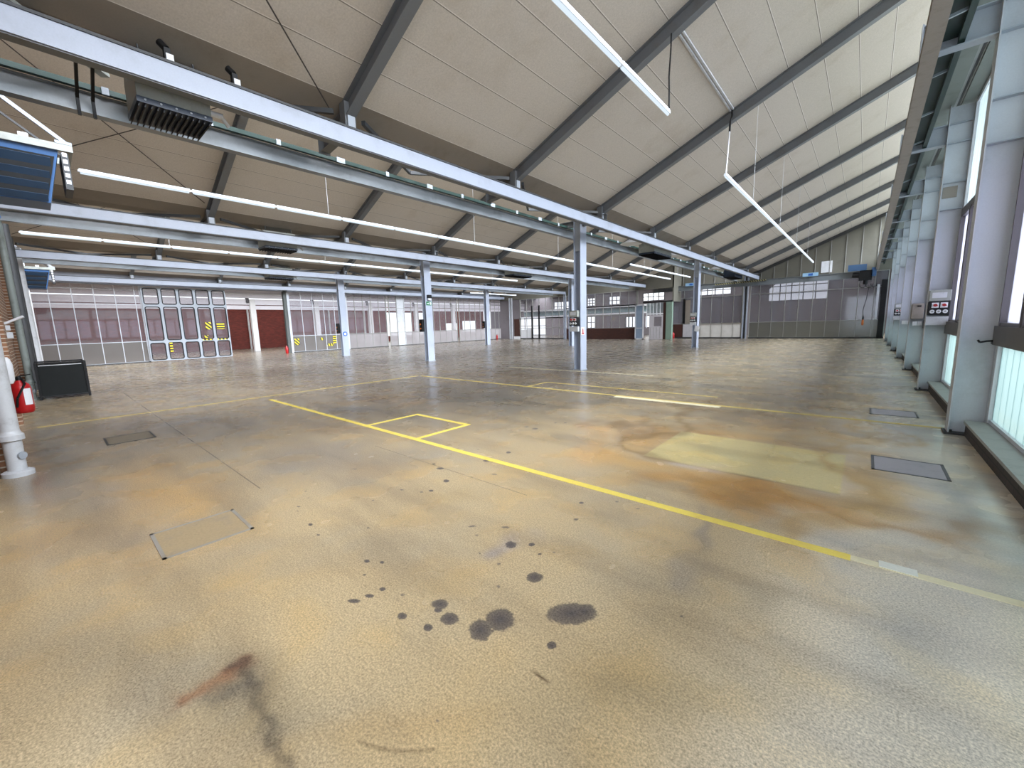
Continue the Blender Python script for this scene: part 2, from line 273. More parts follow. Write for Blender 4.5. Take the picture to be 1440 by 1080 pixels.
TINTS= [(-5.37, 0.6, 0.44, 0.33, 0.9, -0.13, 196, 152, 84, 0.8),(-9.9, 0.69, 1.42, 0.98, 1.44, -0.13, 104, 97, 88, 0.7),(-8.75, 2.12, 1.21, 0.82, 1.5, -0.39, 125, 118, 108, 0.5),(-8.47, -0.23, 0.36, 0.26, 2.22, 0.01, 100, 95, 90, 0.8),(-6.07, 0.07, 0.45, 0.34, 0.73, -0.03, 146, 140, 134, 0.6),(-4.42, 0.12, 0.56, 0.44, 0.48, -0.03, 176, 150, 118, 0.5),(-3.65, -0.22, 0.25, 0.2, 0.62, 0.0, 196, 172, 128, 0.6),(-2.64, 0.07, 0.37, 0.3, 0.37, -0.04, 140, 130, 112, 0.6),(-2.03, 0.41, 0.16, 0.13, 0.27, -0.08, 135, 128, 105, 0.4),(-7.13, 3.94, 0.85, 0.57, 0.62, -0.36, 105, 96, 82, 0.8),(-6.48, 3.05, 0.52, 0.36, 0.49, -0.24, 135, 112, 84, 0.6),(-6.04, 6.42, 1.63, 1.03, 1.12, -1.2, 98, 91, 80, 0.8),(-4.88, 4.16, 0.77, 0.54, 0.36, -0.31, 128, 110, 88, 0.4),(-4.68, 2.54, 0.92, 0.67, 0.44, -0.25, 125, 117, 110, 0.6),(-8.02, 5.17, 0.74, 0.46, 0.84, -0.55, 150, 120, 80, 0.5),(-4.13, 2.45, 0.42, 0.31, 0.22, -0.14, 165, 135, 95, 0.5),(-5.08, 1.91, 0.59, 0.44, 0.72, -0.29, 140, 132, 124, 0.6),(-2.33, 5.43, 0.49, 0.34, 0.16, -0.36, 178, 130, 72, 0.8),(-2.35, 4.41, 0.35, 0.26, 0.16, -0.31, 184, 142, 84, 0.7),(-1.85, 4.14, 0.25, 0.19, 0.14, -0.3, 186, 146, 84, 0.7),(-1.25, 3.95, 0.38, 0.29, 0.06, -0.18, 186, 138, 66, 0.85),(-0.64, 4.0, 0.29, 0.22, 0.04, -0.2, 184, 136, 62, 0.85),(-0.44, 4.06, 0.29, 0.22, 0.03, -0.26, 176, 128, 60, 0.8),(0.08, 4.74, 0.25, 0.19, 0.0, -0.61, 196, 158, 86, 0.7),(0.13, 4.08, 0.25, 0.2, -0.0, -0.21, 190, 152, 96, 0.5),(-0.38, 6.8, 0.45, 0.31, 0.02, -0.34, 190, 160, 110, 0.5),(-0.68, 7.33, 0.5, 0.34, 0.04, -0.4, 160, 120, 80, 0.5),(-1.87, 5.99, 0.33, 0.23, 0.08, -0.24, 125, 92, 50, 0.6),(-1.91, 7.41, 0.49, 0.32, 0.09, -0.35, 110, 100, 85, 0.5),(-3.2, 9.87, 1.11, 0.66, 0.28, -0.86, 120, 108, 85, 0.5),(-7.41, 9.8, 1.55, 0.84, 0.82, -1.09, 118, 98, 70, 0.6),(-9.24, 9.85, 1.32, 0.69, 0.84, -0.9, 110, 90, 60, 0.5),(-3.21, 13.02, 1.21, 0.63, 0.26, -1.05, 135, 112, 70, 0.5),(-0.83, 11.27, 0.75, 0.44, 0.12, -1.4, 150, 122, 78, 0.6),(-0.18, 10.11, 0.42, 0.27, 0.04, -1.26, 186, 148, 80, 0.6),(-2.0, 14.67, 0.52, 0.26, 0.36, -2.5, 190, 180, 160, 0.3),(-4.33, 9.2, 0.87, 0.52, 0.29, -0.61, 115, 100, 72, 0.5),(-0.86, 10.16, 0.45, 0.28, 0.05, -0.57, 122, 114, 106, 0.5),(-0.86, 3.17, 0.06, 0.05, 0.1, -0.33, 112, 108, 108, 0.6),(-0.82, 2.59, 0.07, 0.06, 0.04, -0.13, 128, 122, 118, 0.5),(-0.51, 2.47, 0.16, 0.13, 0.05, -0.21, 138, 128, 112, 0.45),(-0.04, 2.93, 0.2, 0.16, 0.01, -0.17, 172, 158, 138, 0.4),(-1.77, 2.13, 0.09, 0.07, 0.07, -0.09, 150, 146, 152, 0.75),(0.25, 3.44, 0.09, 0.07, -0.0, -0.08, 140, 136, 132, 0.5),(0.5, 3.54, 0.4, 0.32, -0.1, -1.0, 178, 172, 160, 0.7),(0.36, 2.37, 0.33, 0.27, -0.06, -0.63, 186, 180, 168, 0.7),(0.87, 5.15, 0.18, 0.14, -0.18, -1.3, 150, 148, 142, 0.7),(0.74, 8.06, 0.53, 0.36, -0.12, -1.61, 148, 144, 136, 0.7),(0.61, 12.13, 0.58, 0.35, -0.1, -2.48, 158, 152, 140, 0.6),(-1.39, 0.94, 0.5, 0.41, 0.18, -0.14, 186, 160, 116, 0.4),(-1.27, 0.71, 0.35, 0.29, 0.1, -0.06, 178, 148, 102, 0.5),(-0.81, 1.23, 0.37, 0.3, 0.1, -0.16, 176, 156, 118, 0.4),(-2.85, 0.78, 0.3, 0.24, 0.35, -0.12, 182, 158, 116, 0.4),(-2.01, 1.65, 0.35, 0.28, 0.13, -0.11, 198, 164, 110, 0.5),(-2.69, 2.33, 0.26, 0.2, 0.17, -0.16, 165, 140, 95, 0.4),(-2.82, 1.24, 0.38, 0.3, 0.19, -0.1, 176, 152, 116, 0.4),(-0.4, 1.75, 0.29, 0.24, 0.06, -0.23, 184, 166, 132, 0.4),(-0.57, 1.39, 0.18, 0.15, 0.06, -0.14, 150, 136, 106, 0.3),(-2.17, 0.4, 0.08, 0.07, 0.1, -0.03, 120, 105, 90, 0.5)]

def make_floor():
    xs = np.concatenate([np.arange(-50, -16, .4), np.arange(-16, -4.6, .1), np.arange(-4.6, .6, .012), np.arange(.6, 1.75, .03)])
    ys = np.concatenate([np.arange(-1.2, .15, .04), np.arange(.15, 3.5, .012), np.arange(3.5, 6.6, .03), np.arange(6.6, 20, .12), np.arange(20, 50.1, .4)])
    nx, ny = len(xs), len(ys)
    X, Y = np.meshgrid(xs, ys); P = np.stack([X.ravel(), Y.ravel()], 1)
    me = bpy.data.meshes.new('floor')
    co = np.zeros((nx * ny, 3), np.float32); co[:, :2] = P
    i = np.arange((ny - 1) * (nx - 1)); r, c = i // (nx - 1), i % (nx - 1); a = r * nx + c
    q = np.stack([a, a + 1, a + nx + 1, a + nx], 1).astype(np.int32)
    me.vertices.add(nx * ny); me.vertices.foreach_set('co', co.ravel())
    me.loops.add(q.size); me.loops.foreach_set('vertex_index', q.ravel())
    me.polygons.add(len(q)); me.polygons.foreach_set('loop_start', np.arange(0, q.size, 4, dtype=np.int32))
    me.update(calc_edges=True)
    def L(c): c = np.array(c, float) / 255; return np.where(c <= .04045, c / 12.92, ((c + .055) / 1.055) ** 2.4)
    def sm(t): t = np.clip(t, 0, 1); return t * t * (3 - 2 * t)
    col = np.tile(L((196, 174, 136)), (len(P), 1))
    def blend(w, c): col[:] = col * (1 - w[:, None]) + L(c) * w[:, None]
    x, y = P[:, 0], P[:, 1]
    blend(.6 * sm((y - 2.8) / 2.5) * (1 - .75 * sm((x + 5) / 3)), (150, 134, 108))  # kept lighter on the right, where less light falls
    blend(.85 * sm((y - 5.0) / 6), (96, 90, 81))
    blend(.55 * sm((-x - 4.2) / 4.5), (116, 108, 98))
    blend(.65 * sm((x + 8) / 4.5) * sm((y - 7) / 6), (196, 182, 154)); blend(.8 * sm((x + .7) / 1.0), (236, 226, 206)); blend(.5 * np.exp(-((y - 6.2) / 1.6) ** 2) * sm((-x - 3.5) / 2.5), (94, 84, 70))  # first two blends lighten the window side to make up for weak light
    wx = .22 * np.sin(1.7 * x + 2.3 * y + .4) + .13 * np.sin(4.1 * x - 3.3 * y + 1.1) + .07 * np.sin(9.7 * x + 6.1 * y) + .04 * np.sin(17 * x - 14 * y + 2)
    wy = .20 * np.sin(2.1 * x - 1.9 * y + 2.4) + .12 * np.sin(3.7 * x + 4.3 * y + .7) + .07 * np.sin(8.3 * x - 7.9 * y + 1) + .04 * np.sin(15 * x + 19 * y)
    sc_ = np.clip(.35 + y * .12, .3, 1.2); WP = np.stack([x + wx * sc_, y + wy * sc_], 1)
    for cx, cy, ax, ay, bx, by, r_, g_, b_, s in TINTS:
        m = np.array([[ax, bx], [ay, by]]); 
        d = (WP - [cx, cy]) @ np.linalg.inv(m).T; r2 = (d * d).sum(1)
        k_ = 1.14 if cx > -3.6 and 2.5 < cy < 10 else 1; r_, g_, b_ = min(250, r_ * k_), min(250, g_ * k_), min(250, b_ * k_)  # tints around the patch raised because little light reaches them
        blend(.75 * s * np.exp(-.75 * r2 ** 1.2), (r_, g_, b_))
    # screed patch set into the floor, worn ochre around it, both brightened to offset weak light
    inx = np.minimum(x + 1.9, -.06 - x); iny = np.minimum(y - 4.53, 5.9 - y); ins = np.minimum(inx, iny)
    ring = np.exp(-((ins + .2) / .22) ** 2) * (ins < .02)
    blend(.5 * ring, (206, 164, 100))
    blend(.85 * sm(ins / .03 + .5), (226, 208, 146))
    edge = np.exp(-((y - 4.53) / .02) ** 2) * ((x > -1.9) & (x < -.06)); blend(.35 * edge, (90, 70, 45))
    blend(.75 * np.exp(-((y - 4.47) / .05) ** 2) * sm((x + 1.7) / .2) * sm((-.95 - x) / .2), (206, 190, 176))
    blend(.8 * np.exp(-((y - 4.535) / .014) ** 2) * sm((x + 1.0) / .1) * sm((-.45 - x) / .2), (48, 36, 28))
    wX, wY = WP[:, 0], WP[:, 1]
    for px, w_, ya, yb, c_, s in ((-2.2, .13, 4.6, 9.5, (132, 106, 66), .6), (-2.5, .12, 4.8, 9, (186, 168, 134), .45), (-2.95, .16, 4.6, 7.6, (150, 118, 74), .5), (-.1, .14, 2.9, 9.5, (194, 156, 92), .55), (.25, .1, 6.2, 10, (188, 150, 88), .5), (-1.3, .18, 6.2, 10, (124, 108, 84), .4), (-.75, .12, 6.2, 9.6, (190, 162, 108), .4), (-4.2, .25, 5.5, 12, (100, 90, 74), .4), (-6.6, .3, 5, 12, (92, 84, 70), .45), (-3.4, .2, 8, 14, (150, 126, 84), .4)):
        blend(s * np.exp(-((wX - px) / w_) ** 2) * sm((wY - ya) / .6) * sm((yb - wY) / 1.2), c_)
    for cx, cy, rad, w_, a0, a1, c_, s in ((-.9, 6.3, 1.75, .13, 170, 260, (120, 92, 54), .5), (-.9, 6.3, 2.05, .12, 175, 250, (200, 182, 150), .4), (-1.0, 5.9, 1.5, .1, 190, 280, (206, 190, 164), .35), (-.4, 5.6, 1.55, .12, 240, 330, (170, 124, 60), .5)):
        rr = np.hypot(wX - cx, wY - cy); an = np.degrees(np.arctan2(wY - cy, wX - cx)) % 360
        blend(s * np.exp(-((rr - rad) / w_) ** 2) * sm((an - a0) / 15) * sm((a1 - an) / 15), c_)
    # rust remnant, cracks and thin twigs of dirt
    def seg(pts, w_, c_, s, WPs=None):
        WPs = WQ if WPs is None else WPs
        near = np.where((x > -2.6) & (x < -.8) & (y > -.2) & (y < 1.8))[0]; Q = WPs[near]; dm = np.full(len(near), 9.)
        for (ax, ay), (bx, by) in zip(pts[:-1], pts[1:]):
            ux, uy = bx - ax, by - ay; t_ = np.clip(((Q[:, 0] - ax) * ux + (Q[:, 1] - ay) * uy) / (ux * ux + uy * uy), 0, 1)
            dm = np.minimum(dm, np.hypot(Q[:, 0] - ax - t_ * ux, Q[:, 1] - ay - t_ * uy))
        w = np.zeros(len(P)); w[near] = s * np.exp(-(dm / w_) ** 2); blend(w, c_)
    WQ = P + .012 * np.stack([np.sin(31 * x + 17 * y) + .6 * np.sin(67 * y - 41 * x), np.sin(37 * y - 23 * x) + .6 * np.sin(59 * x + 47 * y)], 1)
    seg([(-2.155, .207), (-2.149, .305), (-2.175, .426)], .045, (140, 88, 60), .75)
    seg([(-2.155, .25), (-2.15, .33)], .03, (196, 160, 120), .4)
    seg([(-2.19, .40), (-2.176, .435), (-2.09, .43), (-2.022, .418), (-1.868, .408), (-1.65, .391), (-1.5, .381)], .03, (84, 76, 66), .6)
    seg([(-2.06, .30), (-2.03, .40)], .05, (100, 94, 84), .5)
    seg([(-1.052, 1.296), (-1.005, 1.29), (-.958, 1.285)], .006, (70, 52, 36), .9, P)
    seg([(-1.379, .608), (-1.302, .637), (-1.227, .682), (-1.155, .745), (-1.124, .778)], .006, (92, 72, 50), .55, P)
    oil = np.zeros(len(P))
    for cx, cy, ax, ay, bx, by, s in SPOTS:
        ex = 2.2 * (abs(ax) + abs(bx)) + .1; ey = 2.2 * (abs(ay) + abs(by)) + .1
        k = np.where((abs(x - cx) < ex) & (abs(y - cy) < ey))[0]
        d = (P[k] - [cx, cy]) @ np.linalg.inv(np.array([[ax, bx], [ay, by]])).T; rr = np.sqrt((d * d).sum(1))
        oil[k] = np.maximum(oil[k], np.clip(1.6 - rr, 0, 1.6) / 1.6 * (1 if s > .9 else .36 + .3 * s))
    a1 = me.attributes.new('wear_and_light', 'FLOAT_COLOR', 'POINT'); a1.data.foreach_set('color', np.concatenate([col, np.ones((len(P), 1))], 1).astype(np.float32).ravel())  # floor colour holds wear plus the brightening for weak light
    a2 = me.attributes.new('oil', 'FLOAT', 'POINT'); a2.data.foreach_set('value', oil.astype(np.float32))
    m, nt, no, ln = newmat('worn_industrial_floor')
    A = N(nt, 'ShaderNodeAttribute', attribute_name='wear_and_light'); O = N(nt, 'ShaderNodeAttribute', attribute_name='oil')
    Pn = geo_pos(nt); s3 = sep(nt, Pn)
    st = nt.nodes.new('ShaderNodeVectorMath'); st.operation = 'MULTIPLY'; ln.new(Pn, st.inputs[0]); st.inputs[1].default_value = (.45, 1.6, 1)
    streak = noise(nt, st.outputs[0], 1.1, 4, .55)
    c = mix(nt, ramp(nt, streak, .42, .72), A.outputs['Color'], (.72, .71, .72, 1), 'MULTIPLY')
    blot = noise(nt, Pn, 2.3, 2, .4)
    c = mix(nt, ramp(nt, blot, .42, .75), c, (1.09, 1.02, .88, 1), 'MULTIPLY')
    c = mix(nt, ramp(nt, noise(nt, Pn, 1.1, 2, .4), .42, .75), c, (.90, .95, 1.06, 1), 'MULTIPLY')
    of = math_(nt, 'ADD', O.outputs['Fac'], math_(nt, 'MULTIPLY_ADD', noise(nt, Pn, 32, 4, .7), .5, -.25))
    of = math_(nt, 'MULTIPLY', ramp(nt, of, .30, .46), math_(nt, 'MULTIPLY_ADD', O.outputs['Fac'], .35, .62, clamp=True))
    c = mix(nt, of, c, rgb(80, 75, 76))
    sp = noise(nt, Pn, 95, 2, .75); sp2 = noise(nt, Pn, 30, 3, .6)
    near = math_(nt, 'SUBTRACT', 1, math_(nt, 'MULTIPLY', ramp(nt, s3[1], 2.2, 6), .95))
    g = math_(nt, 'ADD', math_(nt, 'MULTIPLY_ADD', math_(nt, 'MULTIPLY', math_(nt, 'SUBTRACT', sp, .5), near), 1.9, 1.0), math_(nt, 'MULTIPLY_ADD', sp2, .3, -.15))
    v = nt.nodes.new('ShaderNodeVectorMath'); v.operation = 'SCALE'; ln.new(c, v.inputs[0]); ln.new(g, v.inputs['Scale']); c = v.outputs[0]
    # construction joints
    def line(axis, pos, w, other, lo, hi):
        d = math_(nt, 'LESS_THAN', math_(nt, 'ABSOLUTE', math_(nt, 'SUBTRACT', s3[axis], pos)), w)
        return math_(nt, 'MULTIPLY', d, math_(nt, 'MULTIPLY', math_(nt, 'GREATER_THAN', s3[other], lo), math_(nt, 'LESS_THAN', s3[other], hi)))
    j = line(1, 1.26, .007, 0, -16, -4.6)
    for q_ in (line(1, 2.8, .006, 0, -5, -2.3), line(0, -24, .01, 1, 0, 36), line(0, -7.34, .006, 1, 12, 36), line(1, 16.2, .008, 0, -30, 1), line(1, 24.5, .01, 0, -30, 1)):
        j = math_(nt, 'MAXIMUM', j, q_)
    c = mix(nt, math_(nt, 'MULTIPLY', j, .55), c, rgb(60, 54, 46))
    b = N(nt, 'ShaderNodeBsdfPrincipled'); b.inputs['Specular IOR Level'].default_value = .45
    ln.new(c, b.inputs['Base Color'])
    rg = math_(nt, 'MULTIPLY_ADD', blot, .2, .16); ln.new(rg, b.inputs['Roughness'])
    o = N(nt, 'ShaderNodeOutputMaterial'); ln.new(b.outputs[0], o.inputs[0])
    me.materials.append(m)
    ob = bpy.data.objects.new('floor', me); COL.objects.link(ob)
    tag(ob, 'worn ochre and grey industrial screed floor with oil spots', 'floor', kind='structure')
make_floor()

# ------------------------------------------------------------------ roof bays
def ceiling_mat():
    m, nt, no, ln = newmat('beige_roof_panels'); P = geo_pos(nt); s = sep(nt, P)
    u = math_(nt, 'FRACT', math_(nt, 'DIVIDE', math_(nt, 'ADD', s[0], 4.74 + BAY * 8), BAY / 14))
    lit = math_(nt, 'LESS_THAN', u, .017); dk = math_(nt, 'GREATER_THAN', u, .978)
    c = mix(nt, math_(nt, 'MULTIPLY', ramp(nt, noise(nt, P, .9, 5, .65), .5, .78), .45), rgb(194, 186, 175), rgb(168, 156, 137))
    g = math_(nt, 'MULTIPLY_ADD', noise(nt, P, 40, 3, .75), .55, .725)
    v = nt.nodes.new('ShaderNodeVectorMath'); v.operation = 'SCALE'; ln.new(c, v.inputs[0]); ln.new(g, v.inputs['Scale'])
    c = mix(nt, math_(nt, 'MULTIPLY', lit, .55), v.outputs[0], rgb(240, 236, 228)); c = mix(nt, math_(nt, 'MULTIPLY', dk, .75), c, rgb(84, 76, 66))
    b = N(nt, 'ShaderNodeBsdfPrincipled', Roughness=.75); ln.new(c, b.inputs['Base Color']); o = N(nt, 'ShaderNodeOutputMaterial'); ln.new(b.outputs[0], o.inputs[0])
    return m
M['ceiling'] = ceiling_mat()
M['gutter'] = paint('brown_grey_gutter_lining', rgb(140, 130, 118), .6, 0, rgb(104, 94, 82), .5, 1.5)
for k in range(4):
    dx = -BAY * k
    xl, xh = -6.527 + dx, .96 + dx
    mb = MB(); mb.prism([(xl, ceil_z(xl, k)), (xh, ceil_z(xh, k)), (xh, ceil_z(xh, k) + .12), (xl, ceil_z(xl, k) + .12)], 'y', -.6, YB + .3)
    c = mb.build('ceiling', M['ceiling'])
    tag(c, ['sloping beige roof panels of the bay beside the window wall', 'sloping beige roof panels of the second bay from the window wall', 'sloping beige roof panels of the third bay from the window wall', 'sloping beige roof panels of the fourth bay, before the glazed partition'][k], 'ceiling', kind='structure')
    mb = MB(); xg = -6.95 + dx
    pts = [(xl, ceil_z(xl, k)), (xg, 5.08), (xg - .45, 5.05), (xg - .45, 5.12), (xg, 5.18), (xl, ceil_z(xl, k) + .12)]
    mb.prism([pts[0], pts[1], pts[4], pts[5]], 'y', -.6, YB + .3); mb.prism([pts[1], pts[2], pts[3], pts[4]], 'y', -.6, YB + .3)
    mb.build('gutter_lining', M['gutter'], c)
nwin = 0
def window(label):
    global nwin; nwin += 1
    return thing('window_%d' % nwin, label, 'window', kind='structure')
for k in range(4):          # upright roof lights above every valley
    x = .99 - BAY * k
    w = window(['roof light strip high above the window wall', 'roof light strip above the first girder line', 'roof light strip above the second girder line', 'roof light strip above the third girder line'][k])
    z0, z1 = (5.62 if k == 0 else 5.14), ceil_z(.96)
    mb = MB()
    for z in (z0, (z0 + z1) / 2, z1): mb.box(x - .04, x + .04, -.6, YB + .3, z - .04, z + .04)
    for i in range(37):
        y = -.5 + i * DY / 4; mb.box(x - .03, x + .03, y - .025, y + .025, z0, z1)
    mb.build('window_frame', M['mulliong'], w)
    mb = MB(); mb.box(x - .004, x + .004, -.6, YB + .3, z0, z1); mb.build('window_pane', M['pane_sky'], w)

# ------------------------------------------------------------------ window wall on the right
for i in range(9):
    y0, y1 = YC[i] + .11, YC[i + 1] - .11
    w = window('tall glazed window with teal lower panes, %s bay of the right wall' % (['nearest', 'second', 'third', 'fourth', 'fifth', 'sixth', 'seventh', 'eighth', 'farthest'][i]))
    mb = MB()
    mb.box(1.21, 1.37, y0, y1, 1.19, 1.42); mb.box(1.24, 1.37, y0, y1, 3.45, 3.56)
    mb.build('transom', M['transom'], w)
    mb = MB()
    mb.box(1.27, 1.33, y0, y1, .2, .245); mb.box(1.27, 1.33, y0, y1, 5.45, 5.52)
    for y in (y0, y1): mb.box(1.26, 1.34, y - .03 if y == y1 else y, y if y == y1 else y + .03, .2, 5.5)
    n = 4; st = (y1 - y0) / n
    for j in range(n + 1):
        y = y0 + st * j; mb.box(1.25, 1.35, y - .035, y + .035, 1.42, 3.45)
    mb.build('window_frame', M['framewhite'], w)
    mb = MB()
    for j in range(n):
        a, b = y0 + st * j + .035, y0 + st * (j + 1) - .035
        for (u, v) in ((a, a + .035), (b - .035, b)): mb.box(1.235, 1.34, u, v, 1.42, 3.45)
        mb.box(1.245, 1.34, a, b, 1.42, 1.46); mb.box(1.245, 1.34, a, b, 3.41, 3.45)
    mb.build('casement', M['framedark'], w)
    for nm, mt, a, b in (('lower_pane', 'pane_teal', .24, 1.19), ('middle_pane', 'pane_mid', 1.42, 3.45), ('upper_pane', 'pane_top', 3.56, 5.46)):
        mb = MB(); mb.box(1.297, 1.303, y0, y1, a, b); mb.build(nm, M[mt], w)
    sl = MB(); sl.box(1.085, 1.32, y0, y1, 0, .165); s_ = sl.build('plinth', M['plinth'], w)
    sl = MB(); sl.box(1.065, 1.33, y0, y1, .165, .2); sl.build('window_sill', M['concrete'], w)
# soffit under the roof gutter above the windows
mb = MB(); mb.box(.62, .98, -.6, YB, 5.52, 5.58); mb.box(1.08, 1.40, -.6, YB, 5.52, 5.58); mb.box(.55, .62, -.6, YB, 5.40, 5.62)
tag(mb.build('trim_1', M['soffit']), 'grey sheet soffit along the top of the window wall', 'trim', kind='structure')
mb = MB(); mb.box(.96, 1.10, -.6, YB, 5.60, 5.66); tag(mb.build('trim_2', M['dark']), 'dark slot along the middle of the grey soffit', 'trim', kind='structure')

mb = MB(); mb.box(1.28, 3.6, -.6, YB, 5.66, 5.76); tag(mb.build('light_shield_slab', M['soffit']), 'added slab outside above the windows that blocks the roof light', 'trim', kind='structure')  # unseen slab, added to keep the roof lamp off the window panes
# ------------------------------------------------------------------ near brick wall behind the pipes
mb = MB(); mb.box(-50, -2.2, -.8, -.55, 0, 9.2); mb.box(1.1, 1.6, -.8, -.55, 0, 9.2); mb.box(-2.2, 1.1, -.8, -.55, 4.2, 9.2)
wn = tag(mb.build('wall_near', M['bricknear']), 'ochre brown brick wall beside the camera', 'wall', kind='structure')
w = window('added glazed gate behind the camera that lights the near floor')  # unseen gate, added to let light onto the near floor
mb = MB()
for i in range(7): x = -2.2 + .55 * i; mb.box(x - .03, x + .03, -.72, -.64, 0, 4.2)
for z in (.04, 1.2, 3.0, 4.16): mb.box(-2.2, 1.1, -.72, -.64, z - .03, z + .03)
mb.build('window_frame', M['mullion'], w); mb = MB(); mb.box(-2.2, 1.1, -.684, -.676, 0, 4.2); mb.build('window_pane', M['pane_sky'], w)
mb = MB()
for x in (-7.9, -12.0, -16.9, -20.0, -25, -29): mb.box(x - .2, x + .2, -.55, -.47, 0, 5.0)
mb.build('brick_pier', M['bricknear'], wn)

# ------------------------------------------------------------------ back wall: gable and glazed partition
w = thing('wall_back', 'olive grey panelled gable above the far glazed partition', 'wall', kind='structure')
mb = MB(); zt = lambda x: ceil_z(x)
mb.prism([(-7.34, 4.55), (1.6, 4.55), (1.6, 8.6), (.96, 8.45), (-6.0, 5.46), (-7.34, 5.1)], 'y', YB, YB + .2)
mb.prism([(-15.7, 4.55), (-7.35, 4.55), (-7.35, 8.4), (-14.3, 5.5), (-15.7, 5.1)], 'y', YB, YB + .2)
mb.build('gable_panel', M['gable'], w)
mb = MB()
for j in range(20):
    x = .3 - .834 * j
    kk = 0 if x > -7.3 else 1
    z1 = ceil_z(x, kk) - .05 if x + BAY * kk > -6 else 5.2
    mb.box(x - .02, x + .02, YB - .04, YB, 4.5, z1)
mb.build('gable_rib', M['mulliong'], w)
mb = MB(); mb.box(-2.68, -2.06, YB - .03, YB - .005, 4.66, 5.45); mb.build('bright_pane', M['white'], w)
# far upper walls of the other bays, at the step
w = thing('wall_back_left', 'panelled wall above the galleried glazing in the far left corner', 'wall', kind='structure')
mb = MB()
for k in (1, 2, 3):
    dx = -BAY * k; a, b = (-13.0 if k == 1 else -7.35 + dx), -15.7 - BAY * (k - 1)
    if k == 1: mb.prism([(-15.7, 4.35), (-12.4, 4.35), (-12.4, ceil_z(-12.4, 1)), (-14.3, 5.5), (-15.7, 5.1)], 'y', 35.2, 35.4)
    else: mb.prism([(-7.34 + dx, 4.35), (.95 + dx, 4.35), (.95 + dx, 8.4), (-6.0 + dx, 5.46), (-7.34 + dx, 5.1)], 'y', 35.2, 35.4)
mb.box(-12.5, -12.38, 35.2, 37.2, 3.2, 6.6)
mb.build('gable_panel', M['gable'], w)

def partition(name, label, axis, pos, a, b, mulls, zs, mats, frame, depth=.06, thick=.035, plinth=None, edges=(.06, .06)):
    """glazed partition: frame of mullions and transoms, panes by height"""
    t = thing(name, label, 'wall', kind='structure')
    def bx(mb, u0, u1, d, z0, z1):
        if axis == 'y': mb.box(u0, u1, pos - d / 2, pos + d / 2, z0, z1)
        else: mb.box(pos - d / 2, pos + d / 2, u0, u1, z0, z1)
    mb = MB()
    for u in mulls: bx(mb, u - thick / 2, u + thick / 2, depth, zs[0], zs[-1])
    for u, e in ((a, edges[0]), (b - edges[1], edges[1])):
        if e: bx(mb, u, u + e, depth * 1.6, zs[0], zs[-1])
    for z in zs: bx(mb, a, b, depth * 1.1, z - thick / 2, z + thick / 2)
    mb.build('partition_frame', M[frame], t)
    for i, mt in enumerate(mats):
        mb = MB(); bx(mb, a, b, .008, zs[i], zs[i + 1]); mb.build('pane', M[mt], t)
    if plinth:
        mb = MB(); bx(mb, a, b, .12, 0, plinth); mb.build('plinth', M['dark'], t)
    return t
# right part of the far partition
mu = [.3 - .834 * j for j in range(9)]
p = partition('wall_glazed_back', 'hazy grey glazed partition closing the bay beside the window wall', 'y', YB - .02, -7.05, .98, mu, [.1, 1.26, 3.45, 4.5], ['pane_hazylow', 'pane_hazy', 'pane_hazy'], 'mulliong', plinth=.1)
mu = [-10.7, -9.86, -9.02, -8.2]
p = partition('wall_glazed_back', 'glazed partition with bright lower panes right of the control post', 'y', YB - .02, -11.0, -7.55, mu, [.1, 1.26, 3.45, 4.5], ['pane_bright', 'pane_hazy', 'pane_clear'], 'mulliong', plinth=.1)
mu = [-12.1]
p = partition('wall_glazed_back', 'narrow glazed partition with brown lower panel beside the green post', 'y', YB - .02, -13.1, -11.0, mu, [.1, 1.26, 3.45, 4.5], ['pane_hazylow', 'pane_hazy', 'pane_hazy'], 'mulliong', plinth=.1)
mb = MB(); mb.box(-13.05, -12.15, YB - .10, YB - .07, .12, 1.22); mb.build('brown_panel', M['browndoor'], p)
mb = MB(); mb.box(-11.95, -11.55, YB - .10, YB - .07, 1.28, 3.3); mb.build('beige_strip', M['beige'], p)
mb = MB(); mb.box(-12.15, -11.95, YB - .12, YB - .08, 1.28, 3.4); mb.build('dark_strip', M['black'], p)
mb = MB(); mb.box(-12.1, -11.1, YB - .10, YB - .07, .12, 1.22); mb.build('pale_panel', M['doorpanel'], p)
mb = MB(); mb.box(.62, .92, YB - .14, YB - .05, 0, 3.9); mb.build('dark_end_post', M['black'], p)
mb = MB(); mb.box(.42, .55, YB - .12, YB - .05, 1.3, 3.6); mb.build('beige_end_strip', M['pipe'], p)
# left far corner glazing (seen below the galleried hall behind it)
mu = [-29.2 + .86 * j for j in range(7)]
p = partition('wall_glazed_corner', 'far corner glazing with heavy black door posts and bright hall behind', 'y', 35.2, -29.3, -23.2, mu, [.1, 1.2, 2.25, 3.05, 4.35], ['pane_clear', 'pane_clear', 'pane_clear', 'pane_clear'], 'mulliong', thick=.05, plinth=.12, edges=(.06, .12))
mb = MB()
for x in (-27.55, -26.6): mb.box(x - .07, x + .07, 35.08, 35.2, 0, 3.6)
mb.box(-29.3, -23.2, 35.1, 35.18, 2.2, 2.28); mb.build('black_post', M['black'], p)
mb = MB(); mb.box(-29.15, -28.35, 35.13, 35.16, .12, 1.05); mb.box(-28.28, -27.65, 35.13, 35.16, .12, 1.15); mb.build('white_lower_panel', M['white'], p)
mu = [-20.7 + .86 * j for j in range(7)]
p = partition('wall_glazed_gallery', 'glazing above the low brown brick wall at the far end', 'y', 35.2, -23.2, -15.6, [-22.4, -21.55] + mu, [1.03, 2.25, 3.05, 4.35], ['pane_clear', 'pane_clear', 'pane_clear'], 'mulliong', thick=.045, edges=(.08, .08))
